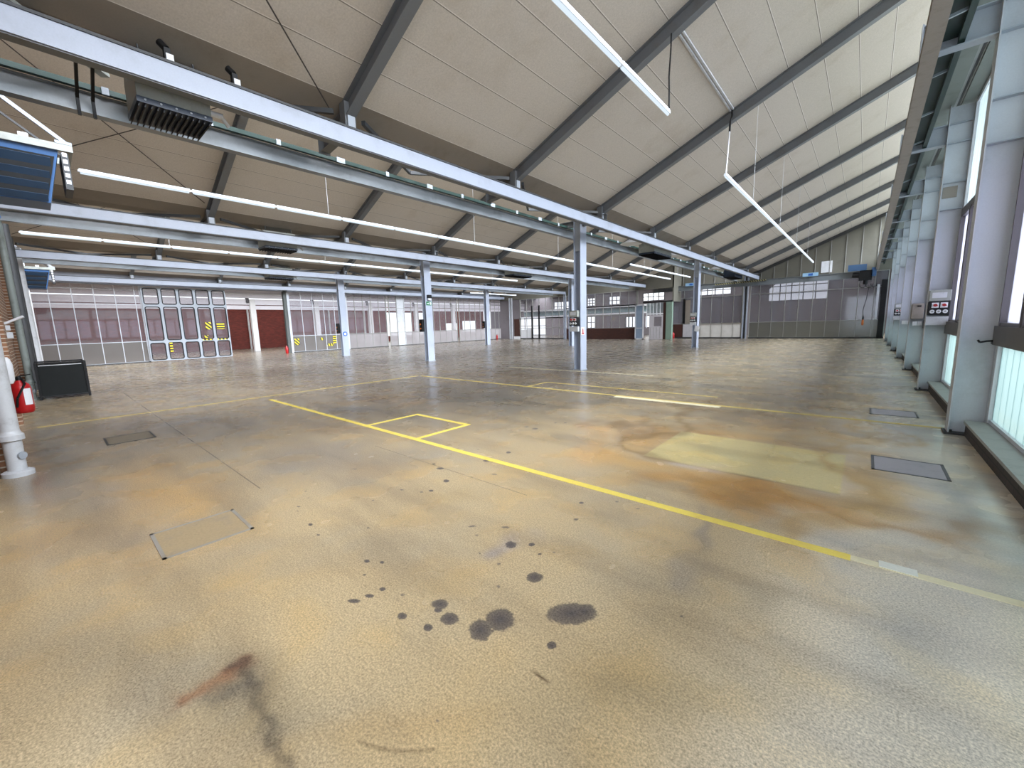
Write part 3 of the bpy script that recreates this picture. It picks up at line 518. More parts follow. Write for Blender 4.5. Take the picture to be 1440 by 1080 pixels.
mb = MB(); mb.box(-23.2, -15.6, 35.08, 35.16, 3.05, 3.13); mb.build('black_rail', M['black'], p)
mb = MB(); mb.box(-23.2, -15.62, 35.1, 35.35, 0, 1.03)
tag(mb.build('wall_low_brick', M['brickredy']), 'low dark brown brick wall under the far glazing', 'wall', kind='structure')
# doorway group between low wall and step
t = thing('door_1', 'doorway with black lintel, cyan striped fanlight and pale grey door', 'door', kind='structure')
mb = MB(); mb.box(-15.0, -12.45, 35.05, 35.2, 3.17, 3.29); mb.build('lintel', M['black'], t)
mb = MB(); mb.box(-14.68, -13.2, 35.15, 35.17, 2.3, 3.15); mb.build('fanlight_pane', M['pane_top'], t)
mb = MB(); mb.box(-14.72, -13.2, 35.1, 35.2, 2.15, 2.27); [mb.box(-14.7 + .3 * i, -14.64 + .3 * i, 35.12, 35.2, 1.0, 3.15) for i in range(5)]; mb.build('door_frame', M['white'], t)
mb = MB(); mb.box(-14.4, -13.2, 35.06, 35.11, 0, 2.1); d = mb.build('door_panel', M['doorpanel'], t)
mb = MB(); mb.box(-13.95, -13.3, 35.05, 35.062, 1.15, 1.95); mb.build('door_window', M['outerwall'], d)
mb = MB(); [mb.box(-14.3 + .28 * i, -14.27 + .28 * i, 35.05, 35.062, .1, 1.05) for i in range(4)]; mb.build('door_groove', M['mulliong'], d)
mb = MB(); mb.tube((-13.32, 35.02, 1.02), (-13.32, 35.02, 1.14), .015); mb.build('door_handle', M['black'], d)
mb = MB(); mb.box(-13.2, -12.95, 35.1, 35.2, 0, 3.15); mb.build('dark_reveal', M['browndoor'], t)
mb = MB(); mb.box(-12.92, -12.42, 35.0, 35.3, 0, 3.17); mb.build('green_post', M['doorgreen'], t)
t = thing('door_2', 'blue grey glazed door leaf standing at the end of the low brown wall', 'door', kind='structure')
mb = MB(); x0, x1 = -15.66, -14.86
for a in ((x0, x0 + .1, 0, 3.07), (x1 - .1, x1, 0, 3.07), (x0, x1, 0, .1), (x0, x1, 2.97, 3.07), (x0, x1, .98, 1.04)): mb.box(a[0], a[1], 34.9, 34.96, a[2], a[3])
mb.build('door_frame', M['framewhite'], t)
mb = MB(); mb.box(x0 + .1, x1 - .1, 34.925, 34.935, .1, 2.97); mb.build('door_pane', M['doorleaf'], t)
t = thing('door_3', 'dark red brown door in the far left corner', 'door', kind='structure')
mb = MB(); mb.box(-30.15, -29.35, 35.15, 35.2, .3, 2.24); mb.build('door_panel', M['brickredy'], t)
mb = MB(); mb.box(-30.2, -29.3, 35.1, 35.22, 0, .3); mb.build('threshold', M['white'], t)
mb = MB(); mb.box(-32.3, -29.3, 35.2, 35.35, 2.28, 4.4); mb.box(-32.3, -30.2, 35.2, 35.35, 0, 2.28); mb.build('side_panel', M['outerwall'], t)

# ------------------------------------------------------------------ glazed partition on the left
XG = -32.3
mu = [-.44 + .834 * j for j in range(6)]
partition('wall_glazed_left', 'pale framed glazed partition behind the black container', 'x', XG, -.5, 4.0, mu, [.06, 1.24, 3.38, 4.48], ['pane_low', 'pane_clear', 'pane_clear'], 'mullion', plinth=.06)
mu = [12.15 + .834 * j for j in range(5)]
g2 = partition('wall_glazed_left', 'glazed partition with yellow black stickers beyond the open gap', 'x', XG, 12.1, 16.3, mu, [.06, 1.24, 3.38, 4.48], ['pane_low', 'pane_clear', 'pane_clear'], 'mullion', plinth=.06)
for (y, z, w_, h_, mt) in ((12.43, .8, .34, .48, 'hazd'), (14.3, .94, .24, .2, 'hazv'), (15.32, .85, .26, .62, 'hazh'), (14.95, .44, .55, .2, 'hazv')):
    mb = MB(); mb.box(XG + .006, XG + .012, y - w_ / 2, y + w_ / 2, z - h_ / 2, z + h_ / 2); mb.build('hazard_sticker', M[mt], g2)
for i, (ya, yb) in enumerate(((16.5, 20.2), (20.45, 24.4), (24.65, 28.5), (28.75, 32.7), (32.9, 36.3))):
    n = 5; mu = [ya + (yb - ya) * j / n for j in range(n + 1)]
    partition('wall_glazed_left', 'far stretch of the left glazed partition, %s past the blue sign column' % ORD[i], 'x', XG, ya, yb, mu, [.06, 1.24, 3.38, 4.48], ['pane_lowbright', 'pane_clear', 'pane_clear'], 'mulliong', plinth=.06)
mb = MB(); mb.box(XG - .02, XG + .03, 21.3, 22.1, .06, 4.48)
tag(mb.build('trim_3', M['pipe']), 'solid pale panel among the panes of the left partition', 'panel', kind='structure')
mb = MB(); mb.box(XG - .1, XG + .1, -.5, 36.5, 4.48, 4.62); mb.box(XG - .05, XG + .05, -.5, 36.5, 4.7, 5.1)
tag(mb.build('trim_4', M['beam']), 'pale double head beam along the top of the left partition', 'trim', kind='structure')
mb = MB(); mb.box(-.9 - 31.5, -31.4, -.6, YB, 5.15, 5.3); tag(mb.build('trim_5', M['gutter']), 'brown grey gutter strip above the left partition', 'trim', kind='structure')

# sliding door with rounded lights
def sliding_door():
    t = thing('door_4', 'pale grey sliding door of fifteen round-cornered panes', 'door', kind='structure')
    y0, st, n = 3.99, .832, 5; zs = [.04, 1.2, 3.34, 4.42]; xf, xb = XG + .25, XG + .17
    fr, ga, pa = MB(), MB(), MB()
    def rr(a, b, c, d, r, k=5):
        o = []
        for cx, cy, t0 in ((b - r, d - r, 0), (a + r, d - r, 90), (a + r, c + r, 180), (b - r, c + r, 270)):
            for i in range(k): an = math.radians(t0 + 90 * i / (k - 1)); o.append((cx + r * math.cos(an), cy + r * math.sin(an)))
        return o
    def sq(a, b, c, d, k=5):
        o = []
        for x, y in ((b, d), (a, d), (a, c), (b, c)): o += [(x, y)] * k
        return o
    def ring(mb, A, B, x0, x1):
        n_ = len(A); vs = [(x0,) + p for p in A] + [(x0,) + p for p in B] + [(x1,) + p for p in A] + [(x1,) + p for p in B]; fs = []
        for i in range(n_):
            j = (i + 1) % n_
            fs += [(i, j, n_ + j, n_ + i), (2 * n_ + i, 3 * n_ + i, 3 * n_ + j, 2 * n_ + j), (n_ + i, n_ + j, 3 * n_ + j, 3 * n_ + i), (i, 2 * n_ + i, 2 * n_ + j, j)]
        mb.add(vs, fs)
    for i in range(n):
        for k in range(3):
            a, b, c, d = y0 + st * i, y0 + st * (i + 1), zs[k], zs[k + 1]
            m_ = .06
            A = sq(a, b, c, d); B = rr(a + m_, b - m_, c + m_, d - m_, .12); C_ = rr(a + m_ + .045, b - m_ - .045, c + m_ + .045, d - m_ - .045, .08)
            ring(fr, A, B, xf, xb); ring(ga, B, C_, xf + .008, xb - .008)
            pa.box((xf + xb) / 2 - .004, (xf + xb) / 2 + .004, a + m_, b - m_, c + m_, d - m_)
    fr.build('door_frame', M['steel'], t); ga.build('gasket', M['black'], t); pa.build('pane', M['pane_clear'], t)
    for (y, z, w_, h_, mt) in ((7.02, 2.1, .3, .46, 'hazd'), (7.68, 2.09, .42, .42, 'hazh'), (5.02, .85, .14, .6, 'hazh'), (6.9, 1.22, .5, .07, 'hazv'), (7.72, 1.22, .6, .07, 'hazv'), (6.85, 1.42, .2, .16, 'hazd')):
        mb = MB(); mb.box(xf + .004, xf + .012, y - w_ / 2, y + w_ / 2, z - h_ / 2, z + h_ / 2); mb.build('hazard_sticker', M[mt], t)
sliding_door()

# ------------------------------------------------------------------ corridor behind the left partition and hall behind the far one
def holed(mb, axis, pos, th, u0, u1, z0, z1, holes):
    us = sorted({u0, u1, *[h[0] for h in holes], *[h[1] for h in holes]}); zs = sorted({z0, z1, *[h[2] for h in holes], *[h[3] for h in holes]})
    for a, b in zip(us[:-1], us[1:]):
        for c, d in zip(zs[:-1], zs[1:]):
            mu_, mz = (a + b) / 2, (c + d) / 2
            if any(h[0] < mu_ < h[1] and h[2] < mz < h[3] for h in holes): continue
            if axis == 'x': mb.box(pos - th / 2, pos + th / 2, a, b, c, d)
            else: mb.box(a, b, pos - th / 2, pos + th / 2, c, d)
mb = MB(); holed(mb, 'x', -46, .3, -1, 50, 0, 4.3, [(28.6, 32.6, .65, 3.6), (33.6, 35.2, .65, 3.6), (38.2, 40.6, .9, 2.1), (41.5, 44.5, .8, 2.4), (46, 49.5, .1, 3.9)])
tag(mb.build('wall_corridor', M['brickred']), 'red brown brick wall across the corridor behind the left partition', 'wall', kind='structure')
mb = MB()
for a, b, x in ((3.5, 3.82, 0), (3.88, 4.34, .05), (4.42, 4.72, .1), (4.8, 5.05, 0)): mb.box(-39.2 + x, -39 + x, -.5, 48, a, b)
tag(mb.build('trim_6', M['fascia']), 'stacked white fascia boards above the corridor columns', 'trim', kind='structure')
mb = MB(); mb.box(-46.2, -43.5, -1, 50, 5.3, 5.4); mb.box(-42.1, -36.6, -1, 50, 5.3, 5.4); mb.box(-34.4, -32.4, -1, 50, 5.3, 5.4)
tag(mb.build('ceiling_corridor', M['roofdark']), 'pale ceiling of the corridor behind the left partition', 'ceiling', kind='structure')
YF = 48
mb = MB(); holed(mb, 'y', YF, .3, -46, 1.6, 0, 7, [(-7.5, -2.8, 3.2, 5.3), (-14.0, -10.9, 4.2, 5.2), (-20.5, -17.9, 4.0, 4.9), (-28.2, -26.9, 3.8, 4.8), (-28.2, -26.9, .9, 2.4), (-22.7, -21.3, .9, 2.2), (-40.2, -35.0, .05, 2.7), (-43.5, -41.5, .05, 3.8), (-33.6, -31.0, 3.3, 4.6), (-20.2, -19.0, .9, 2.2), (-25, -23.4, 3.8, 4.8)])
tag(mb.build('wall_far', M['outerwall']), 'grey mauve end wall of the hall behind the glazing, with bright windows', 'wall', kind='structure')
wf = window('bright muntin windows in the end wall of the hall beyond')
mb = MB()
for (a, b, c, d, n, m_) in ((-7.5, -2.8, 3.2, 5.3, 5, 3), (-14.0, -10.9, 4.2, 5.2, 4, 2), (-20.5, -17.9, 4.0, 4.9, 4, 2), (-28.2, -26.9, 3.8, 4.8, 3, 3), (-28.2, -26.9, .9, 2.4, 2, 2), (-22.7, -21.3, .9, 2.2, 3, 1), (-40.2, -35.0, .05, 2.7, 4, 2), (-43.5, -41.5, .05, 3.8, 3, 3), (-33.6, -31.0, 3.3, 4.6, 4, 2), (-25, -23.4, 3.8, 4.8, 3, 2)):
    for i in range(n + 1): x = a + (b - a) * i / n; mb.box(x - .04, x + .04, YF - .2, YF - .1, c, d)
    for i in range(m_ + 1): z = c + (d - c) * i / m_; mb.box(a, b, YF - .2, YF - .1, z - .04, z + .04)
mb.build('window_frame', M['framedark'], wf)
mb = MB(); mb.prism([(-7.6, 4.3), (-7.6, 5.4), (-5.6, 5.4), (-6.3, 5.2), (-7.0, 4.8)], 'y', YF - .22, YF - .16); mb.prism([(-14.1, 4.5), (-14.1, 5.3), (-12.6, 5.3), (-13.4, 5.05)], 'y', YF - .22, YF - .16); mb.build('arched_head', M['outerwall'], wf)
mb = MB(); mb.box(-46, 1.6, 40.8, YF + .2, 6.9, 7.0)
tag(mb.build('ceiling_beyond', M['roofdark']), 'boarded ceiling of the hall beyond the far glazing', 'ceiling', kind='structure')
mb = MB(); mb.box(1.3, 1.6, YB, YF, 0, 8.6); tag(mb.build('wall_beyond', M['outerwall']), 'side wall of the hall beyond the far glazing', 'wall', kind='structure')
t = thing('wall_gallery', 'teal grey gallery front crossing the hall behind the far corner glazing', 'gallery', kind='structure')
mb = MB(); mb.box(-32, -15.8, 39.2, 39.4, 2.57, 3.08); mb.build('gallery_panel', M['mezz'], t)
mb = MB(); mb.box(-32, -15.8, 39.1, 39.5, 2.40, 2.52); mb.box(-32, -15.8, 39.1, 39.5, 3.12, 3.26); mb.build('gallery_rail', M['white'], t)
# ------------------------------------------------------------------ steel columns of the window wall
def right_column(y, label):
    t = thing('steel_column', label, 'column', (.93, y, 0), 'steel columns along the window wall')
    mb = MB(); xa, xb = .93, 1.27
    mb.ibeam((1.1, y, .02), (1.1, y, 5.5), .34, .22, .014, .012, (1, 0, 0)); mb.build('shaft', M['column'], t)
    mb = MB(); mb.box(.90, 1.3, y - .14, y + .14, 0, .025); [mb.tube((u, v, .025), (u, v, .06), .016, 6) for u in (.96, 1.2) for v in (y - .09, y + .09)]; mb.build('base_plate', M['dark'], t)
    mb = MB()
    for z in (4.83, 5.18): mb.bar((.28, y, z), (.95, y, z), .16, .014)
    mb.box(.28, .95, y - .006, y + .006, 4.83, 5.18); mb.box(.27, .285, y - .09, y + .09, 4.8, 5.2); mb.build('bracket_arm', M['steel'], t)
    mb = MB()
    for z in (4.83, 5.18, 4.1, 3.6): mb.box(.945, 1.255, y - .10, y - .006, z - .006, z + .006)
    mb.build('stiffener_plate', M['steel'], t)
    mb = MB()
    for z in (4.75, 5.0, 5.3): mb.box(1.27, 1.40, y - .09, y + .09, z - .01, z + .01)
    mb.box(1.39, 1.405, y - .1, y + .1, 4.5, 5.4); mb.build('window_cleat', M['column'], t)
    return t
mb = MB(); mb.ibeam((1.1, YC[1], 0), (1.1, YC[1], 5.5), .34, .22, .014, .012, (1, 0, 0)); tag(mb.build('trim_8', M['column']), 'grey post between the two nearest bays of the window wall', 'post', kind='structure')
RC = YC[2:]
for i, y in enumerate(RC[:-1]):
    lab = 'grey steel column on the window wall, ' + ('nearest the camera, beside the teal panes' if i == 0 else 'carrying the large red switch box' if i == 1 else 'carrying the brown box' if i == 2 else '%s from the camera' % ORD[i])
    if i == 0: c0 = right_column(y, lab)
    else: dup(c0, (.93, y, 0), lab)

# ------------------------------------------------------------------ free standing columns under the girders
def hall_column(x, y, label):
    t = thing('steel_column', label, 'column', (x, y, 0), 'free standing steel columns under the girders')
    mb = MB(); mb.ibeam((x, y, .02), (x, y, 5.0), .26, .38, .016, .014, (1, 0, 0)); mb.build('shaft', M['beam'], t)
    mb = MB(); mb.box(x - .15, x + .15, y - .21, y + .21, 0, .03); mb.build('base_plate', M['steel'], t)
    mb = MB(); mb.box(x - .11, x + .11, y - .15, y - .04, 3.95, 5.0); mb.build('stiffener_plate', M['steel'], t)
    mb = MB(); mb.ibeam((x - .72, y, 4.86), (x + .98, y, 4.86), .18, .14, .012, .01); mb.build('bracket_arm', M['rafter'], t)
    return t
labs = {(0, 0): 'pale blue steel column in mid hall with the black switch panel and red pictogram sign', (0, 1): 'pale steel column with a white paper on its control box, near the far partition',
        (1, 0): 'pale blue steel column carrying the green exit sign', (1, 1): 'slim grey steel column just left of the mid hall column, far back',
        (2, 0): 'pale blue steel column with the round blue sign', (2, 1): 'pale steel column far back before the left partition, between exit sign column and mid hall column'}
hc = None
for i in range(3):
    for j, y in enumerate((YC[3], YC[6])):
        x = XC[i + 1]
        if hc is None: hc = hall_column(x, y, labs[i, j])
        else: dup(hc, (x, y, 0), labs[i, j])
def end_column(x, y, label, mat='column'):
    t = thing('steel_column', label, 'column', (x, y, 0)); mb = MB()
    mb.ibeam((x, y, 0), (x, y, 5.0), .24, .3, .014, .012, (1, 0, 0)); mb.build('shaft', M[mat], t); return t
t = end_column(XG, 11.9, 'dark grey column where the left partition resumes after the gap', 'soffitdark')
mb = MB(); mb.box(XG + .1, XG + .16, 11.96, 12.08, 0, 4.48); mb.build('edge_strip', M['mullion'], t)
end_column(XG, 24.5, 'grey column in the left partition behind the exit sign column'); end_column(XG, 16.4, 'grey column in the left partition, beside the round blue sign column')
t = thing('double_post', 'pair of slim white posts dividing the far partition', 'post', (-7.3, 36.85, 0)); mb = MB()
for x in (-7.45, -7.2): mb.box(x - .05, x + .05, 36.8, 36.9, 0, 4.9)
mb.build('post', M['beam'], t); mb = MB(); mb.box(-7.4, -7.25, 36.86, 36.96, 0, 4.9); mb.build('dark_core', M['dark'], t)
t = thing('double_post', 'pair of slim white posts at the far corner glazing', 'post', (-23.2, 35.0, 0)); mb = MB()
for x in (-23.3, -23.1): mb.box(x - .04, x + .04, 34.96, 35.04, 0, 4.6)
mb.build('post', M['beam'], t)
t = thing('steel_column', 'teal grey column in the far left corner of the hall', 'column', (-31.1, 35.2, 0)); mb = MB(); mb.ibeam((-30.6, 35.2, 0), (-30.6, 35.2, 4.6), .4, .3, .014, .012, (1, 0, 0)); mb.build('shaft', M['column'], t)

# corridor columns and pipes
cw = None
for i, y in enumerate((11.74, 17.0, 22.5, 28.2, 33.8)):
    lab = ['white column standing in the gap of the left partition'] + ['white corridor column behind the left partition glass, %s past the gap' % ORD[k] for k in range(4)]
    if cw is None:
        cw = thing('white_column', lab[0], 'column', (-39, y, 0)); mb = MB(); mb.box(-39.18, -38.82, y - .2, y + .2, 0, 4.3); mb.build('shaft', M['concretewhite'], cw)
        mb = MB(); mb.box(-39.05, -38.95, y - .45, y - .2, 4.0, 4.7); mb.build('dark_head', M['dark'], cw)
    else: dup(cw, (-39, y, 0), lab[i])
for i, y in enumerate((13.3, 16.7, 21.3, 25.6)):
    mb = MB(); mb.tube((-45.75, y, 0), (-45.75, y, 3.8), .09, 10)
    tag(mb.build('white_pipe', M['white'], smooth=True), ['thin white upright pipe on the brick wall left of the white gap column', 'thin white upright pipe on the brick wall right of the white gap column', 'white upright pipe on the brick behind the third glass stretch', 'white upright pipe on the brick behind the far glass stretch'][i], 'pipe')

# ------------------------------------------------------------------ rafters
def rafter(y, k, label):
    dx = -BAY * k
    t = thing('roof_rafter', label, 'rafter', (dx, y, 0), 'roof rafters')
    xl, xh = -6.57, .9; h = .25; n_ = Vector((-.42, 0, 1)).normalized()
    f = lambda x: ceil_z(x) - .005
    p = Vector((xl + dx, y, f(xl))) - n_ * h / 2; q = Vector((xh + dx, y, f(xh))) - n_ * h / 2
    mb = MB(); mb.ibeam(p, q, h, .16, .014, .012, (-.42, 0, 1)); mb.build('rafter_profile', M['rafter'], t)
    mb = MB(); mb.box(-6.66 + dx, -6.50 + dx, y - .09, y + .09, 4.80, 5.2); mb.ibeam((-7.46 + dx, y, 4.86), (-6.58 + dx, y, 4.94), .30, .16, .014, .012); mb.box(-7.475 + dx, -7.46 + dx, y - .1, y + .1, 4.68, 5.03); mb.build('rafter_foot', M['rafter'], t)
    mb = MB(); mb.box(-6.495 + dx, -6.47 + dx, y - .06, y + .06, 4.82, 5.0); mb.build('fixing_plate', M['steel'], t)
    return t
r0 = None
BN = ['in the roof bay beside the window wall', 'in the second roof bay from the window wall', 'in the third roof bay from the window wall', 'in the fourth roof bay from the window wall']
for k in range(4):
    for i, y in enumerate(YC[1:9]):
        lab = '%s grey rafter from the camera %s' % (ORD[i], BN[k])
        if r0 is None: r0 = rafter(y, 0, lab)
        else: dup(r0, (-BAY * k, y, 0), lab)
mb = MB(); mb.bar((-6.9, YB - .12, ceil_z(-6.9) - .12), (.9, YB - .12, ceil_z(.9) - .12), .12, .2, (-.42, 0, 1))
tag(mb.build('roof_rafter', M['dark']), 'black end rafter along the top of the far gable', 'rafter')

# ------------------------------------------------------------------ crane runway girders
GN = ['the mid hall column line', 'the exit sign column line', 'the blue sign column line', 'the left partition head']
for k in range(4):
    dx = -BAY * k; y1 = 36.4 if k == 0 else 35.0; ya = -.45
    t = thing('crane_runway_beam', 'pale blue front runway beam of ' + GN[k], 'beam', (-6.46 + dx, ya, 4.51))
    mb = MB(); mb.box(-6.52 + dx, -6.40 + dx, ya, y1, 4.51, 4.755); mb.build('beam_profile', M['beam'], t)
    mb = MB(); mb.box(-6.54 + dx, -6.385 + dx, ya, y1, 4.755, 4.785); mb.build('top_rail', M['dark'], t)
    mb = MB(); mb.box(-6.56 + dx, -6.42 + dx, ya, y1, 4.495, 4.512); mb.build('lower_flange', M['rafter'], t)
    if k < 3:
        t = thing('crane_runway_beam', 'grey rear runway beam of ' + GN[k], 'beam', (-7.95 + dx, ya, 4.5))
        mb = MB(); mb.ibeam((-7.95 + dx, ya, 4.63), (-7.95 + dx, y1, 4.63), .26, .15, .014, .05); mb.build('beam_profile', M['beamgrey'], t)
        t = thing('conductor_rail', 'dark green conductor rail on rear beam of ' + GN[k], 'rail', (-7.83 + dx, ya, 4.79))
        mb = MB(); mb.box(-7.87 + dx, -7.80 + dx, ya, y1, 4.765, 4.83); mb.build('rail_profile', M['green'], t)
        for i in range(34 if k == 0 else 14):
            y = .9 + i * (1.05 if k == 0 else 2.4); mb = MB(); mb.box(-7.795 + dx, -7.78 + dx, y, y + (.16 if i % 2 else .07), 4.75, 4.84); mb.build('rail_clamp', M['steel'], t)
        t = thing('lattice_bracing', 'grey lattice bracing between both beams of ' + GN[k], 'bracing', (-7.2 + dx, 0, 4.9))
        for i in range(9 if k == 0 else 8):
            y = YC[i]
            for a, b in (((-6.55, y + .25), (-7.85, y + DY / 2)), ((-7.85, y + DY / 2), (-6.55, y + DY - .25))):
                mb = MB(); mb.bar((a[0] + dx, a[1], 4.99), (b[0] + dx, b[1], 4.99), .06, .07); mb.build('diagonal', M['dark'], t)
t = thing('crane_runway_beam', 'brown grey runway beam hung along the window wall', 'beam', (.33, -.5, 4.51))
mb = MB(); mb.box(.255, .405, -.5, 36.5, 4.51, 4.53); mb.box(.31, .335, -.5, 36.5, 4.53, 4.80); mb.box(.27, .375, -.5, 36.5, 4.80, 4.82); mb.build('beam_profile', M['railbrown'], t)
t = thing('conductor_rail', 'dark green conductor rail between the runway beam and the window wall', 'rail', (.63, -.5, 4.9))
mb = MB(); mb.box(.60, .66, -.5, 36.5, 4.86, 4.98); mb.box(.42, .60, -.5, 36.5, 4.95, 4.97); mb.build('rail_profile', M['green'], t)
for i in range(24):
    y = 1 + i * 1.5; mb = MB(); mb.bar((.40, y, 4.82), (.60, y + .1, 4.9), .04, .03); mb.build('rail_clamp', M['beamgrey'], t)

# end bridge girder with hoist, signs and energy chain
t = thing('bridge_girder', 'grey crane bridge girder crossing in front of the far partition', 'crane', (-6, 36.3, 4.3))
mb = MB(); mb.ibeam((-14.6, 36.3, 4.28), (.25, 36.3, 4.28), .42, .2, .02, .03); mb.build('girder_profile', M['beamgrey'], t)
for x in (-3.2, -11.3):
    mb = MB(); mb.box(x - .45, x + .45, 36.1, 36.12, 4.42, 4.66); s_ = mb.build('capacity_sign', M['lightblue'], t); mb = MB(); mb.box(x - .12, x + .14, 36.09, 36.1, 4.46, 4.62); mb.build('blue_field', M['bluesign'], s_)
t = thing('energy_chain', 'yellowish black energy chain lying along the far crane girder', 'cable chain', (-7.6, 36.1, 4.4))
mb = MB(); mb.bar((-9.4, 36.1, 4.35), (-5.9, 36.1, 4.42), .12, .12); mb.build('chain_links', M['chainy'], t)
t = thing('chain_hoist', 'blue and black chain hoist at the far end by the window wall', 'hoist', (-.4, 36.0, 4.3))
mb = MB(); mb.box(-1.15, -.2, 35.75, 36.05, 4.5, 4.9); mb.build('blue_housing', M['navyblue'], t)
mb = MB(); mb.box(-.55, .1, 35.8, 36.2, 3.85, 4.5); mb.tube((-.5, 36, 4.2), (-.9, 36, 4.25), .16); mb.tube((-.2, 35.9, 3.85), (-.2, 35.9, 3.6), .12); mb.build('motor', M['black'], t)
mb = MB(); mb.box(.05, .3, 35.8, 36.1, 4.1, 4.65); mb.build('blue_cover', M['blue'], t)
mb = MB()
for cx, r_ in ((-.32, .17), (0, .18), (.22, .16)):
    mb.path([(cx + r_ * math.cos(a), 35.9, 3.62 + r_ * 1.4 * math.sin(a)) for a in [math.pi + i * math.pi / 8 for i in range(9)]], .022, 6)
mb.path([(.35, 36, 4.75), (.55, 33, 4.95), (.5, 30, 5.1)], .03, 6)
mb.build('hanging_cable', M['black'], t)
t = thing('pendant_control', 'orange crane pendant control hanging on a thin black cable', 'pendant control', (-.15, 35.9, .9))
mb = MB(); mb.path([(0, 35.9, 3.5), (-.08, 35.9, 2.6), (-.2, 35.9, 1.9), (-.15, 35.9, 1.5)], .018, 6); mb.build('cable', M['black'], t)
mb = MB(); mb.lathe((-.15, 35.9, .92), [(.03, 0), (.06, .06), (.055, .3), (.03, .4)], 10); mb.build('handle', M['orange'], t, smooth=True)
mb = MB(); mb.lathe((-.15, 35.9, 1.3), [(.05, 0), (.06, .1), (.03, .25)], 10); mb.build('upper_grip', M['black'], t, smooth=True)

# ------------------------------------------------------------------ air heaters
def beam_heater(x, y, label, w=.74, mat='bluegrey'):
    t = thing('air_heater', label, 'heater', (x, y, 4.36), 'air heaters hung between the runway beams')
    a, b = x - .34, x + .34; c, d = y - w / 2, y + w / 2
    mb = MB(); mb.prism([(a, 4.43), (b, 4.43), (b, 4.78), (b - .1, 4.93), (a + .1, 4.93), (a, 4.78)], 'y', c, d); mb.build('housing', M[mat], t, bevel=.008)
    mb = MB(); mb.box(a - .005, b + .008, c - .005, d + .005, 4.365, 4.43); mb.build('lower_rim', M['navy'], t)
    mb = MB(); n = 13
    for i in range(n):
        yy = c + .02 + (w - .04) * i / (n - 1); mb.bar((a + .02, yy, 4.352), (b - .02, yy, 4.352), .012, .055, (0, .4, 1))
    mb.box(a + .02, b - .02, c + .01, d - .01, 4.37, 4.376); mb.build('louvre', M['black'], t)
    mb = MB(); [mb.tube((b + .008, c + w * (i + .5) / 5, 4.4), (b + .016, c + w * (i + .5) / 5, 4.4), .012, 8) for i in range(5)]; mb.build('rivet', M['steel'], t)
    mb = MB(); mb.tube((b - .05, d, 4.5), (b - .05, d + .14, 4.5), .035); mb.tube((b - .05, d + .12, 4.5), (b - .12, d + .22, 4.42), .025); mb.build('pipe_stub', M['pipe'], t)
    mb = MB(); [mb.tube((xx, yy, 4.93), (xx, yy, 5.08), .012, 6) for xx in (a + .15, b - .15) for yy in (c + .1, d - .1)]; mb.build('hanger_rod', M['dark'], t)
    return t
beam_heater(-7.08, 1.45, 'grey air heater with black louvres, nearest the camera, between the first girder beams')
beam_heater(-7.1, 17.8, 'grey air heater beyond the mid hall column on the first girder line', 1.9)
beam_heater(-7.1, 31.5, 'dark blue air heater at the far end of the first girder line', 2.2, 'navy')
beam_heater(-15.45, 5.65, 'black louvred air heater on the exit sign girder line, near its left end', 1.0)
beam_heater(-15.45, 18.5, 'black louvred air heater on the exit sign girder line, beyond that column', 1.6)
beam_heater(-23.8, 8.6, 'black louvred air heater on the blue sign girder line', 1.2)
def door_heater(x, label):
    t = thing('door_heater', label, 'heater', (x, .1, 3.7), 'blue louvred warm air units by the near wall')
    mb = MB()
    for (p, q) in (((x, -.5, 4.51), (x, .66, 4.51)), ((x - .75, -.5, 4.51), (x - .75, .66, 4.51)), ((x, .63, 4.51), (x - .75, .63, 4.51))): mb.bar(p, q, .05, .10)
    mb.build('carrying_frame', M['bluegrey'], t)
    mb = MB(); mb.bar((x, -.52, 5.5), (x, .6, 4.58), .05, .05); mb.box(x - .03, x + .03, .48, .66, 4.56, 4.6); mb.build('frame_strut', M['steel'], t); mb = MB(); mb.bar((x - .75, -.52, 5.5), (x - .75, .6, 4.58), .03, .03); mb.build('frame_strut', M['dark'], t)
    mb = MB(); mb.hexa([(x - .68, -.34, 3.68), (x - .12, -.34, 3.68), (x - .12, .33, 3.68), (x - .68, .33, 3.68), (x - .72, -.48, 4.46), (x - .02, -.48, 4.46), (x - .02, .5, 4.46), (x - .72, .5, 4.46)]); mb.build('hood', M['blue'], t)
    mb = MB(); mb.hexa([(x - .14, -.32, 3.7), (x - .09, -.32, 3.7), (x - .09, .30, 3.7), (x - .14, .30, 3.7), (x - .07, -.42, 4.36), (x - .01, -.42, 4.36), (x - .01, .45, 4.36), (x - .07, .45, 4.36)]); mb.build('louvre_back', M['black'], t)
    for i in range(4):
        z = 3.74 + .17 * i; mb = MB(); mb.bar((x - .07 + .02 * i, -.34 - .02 * i, z), (x - .07 + .02 * i, .31 + .03 * i, z), .016, .1 if i < 3 else .16, (.6, 0, 1)); mb.build('louvre', M['blueslat'], t)
    mb = MB(); mb.box(x - .6, x + .0, .52, .60, 3.9, 4.44); sp = mb.build('side_box', M['dark'], t)
    mb = MB(); [mb.box(x + .001, x + .006, .535, .585, 3.98 + .1 * i, 4.04 + .1 * i) for i in range(5)]; mb.build('slot_plate', M['white'], sp)
    mb = MB(); mb.path([(x + .02, -.42 + .05 * i, 4.3 - .16 * i - .02 * i * i) for i in range(5)], .028, 6); mb.build('curved_vane', M['blue'], t)
    mb = MB(); mb.box(x - .1, x - .0, .12, .22, 4.56, 4.62); mb.build('lug', M['white'], t)
    return t
dh = door_heater(-9.6, 'blue louvred warm air unit at the upper left, nearest the camera')
dup(dh, (-9.6 - 16.68, .1, 3.7), 'blue louvred warm air unit far left above the glazed partition')

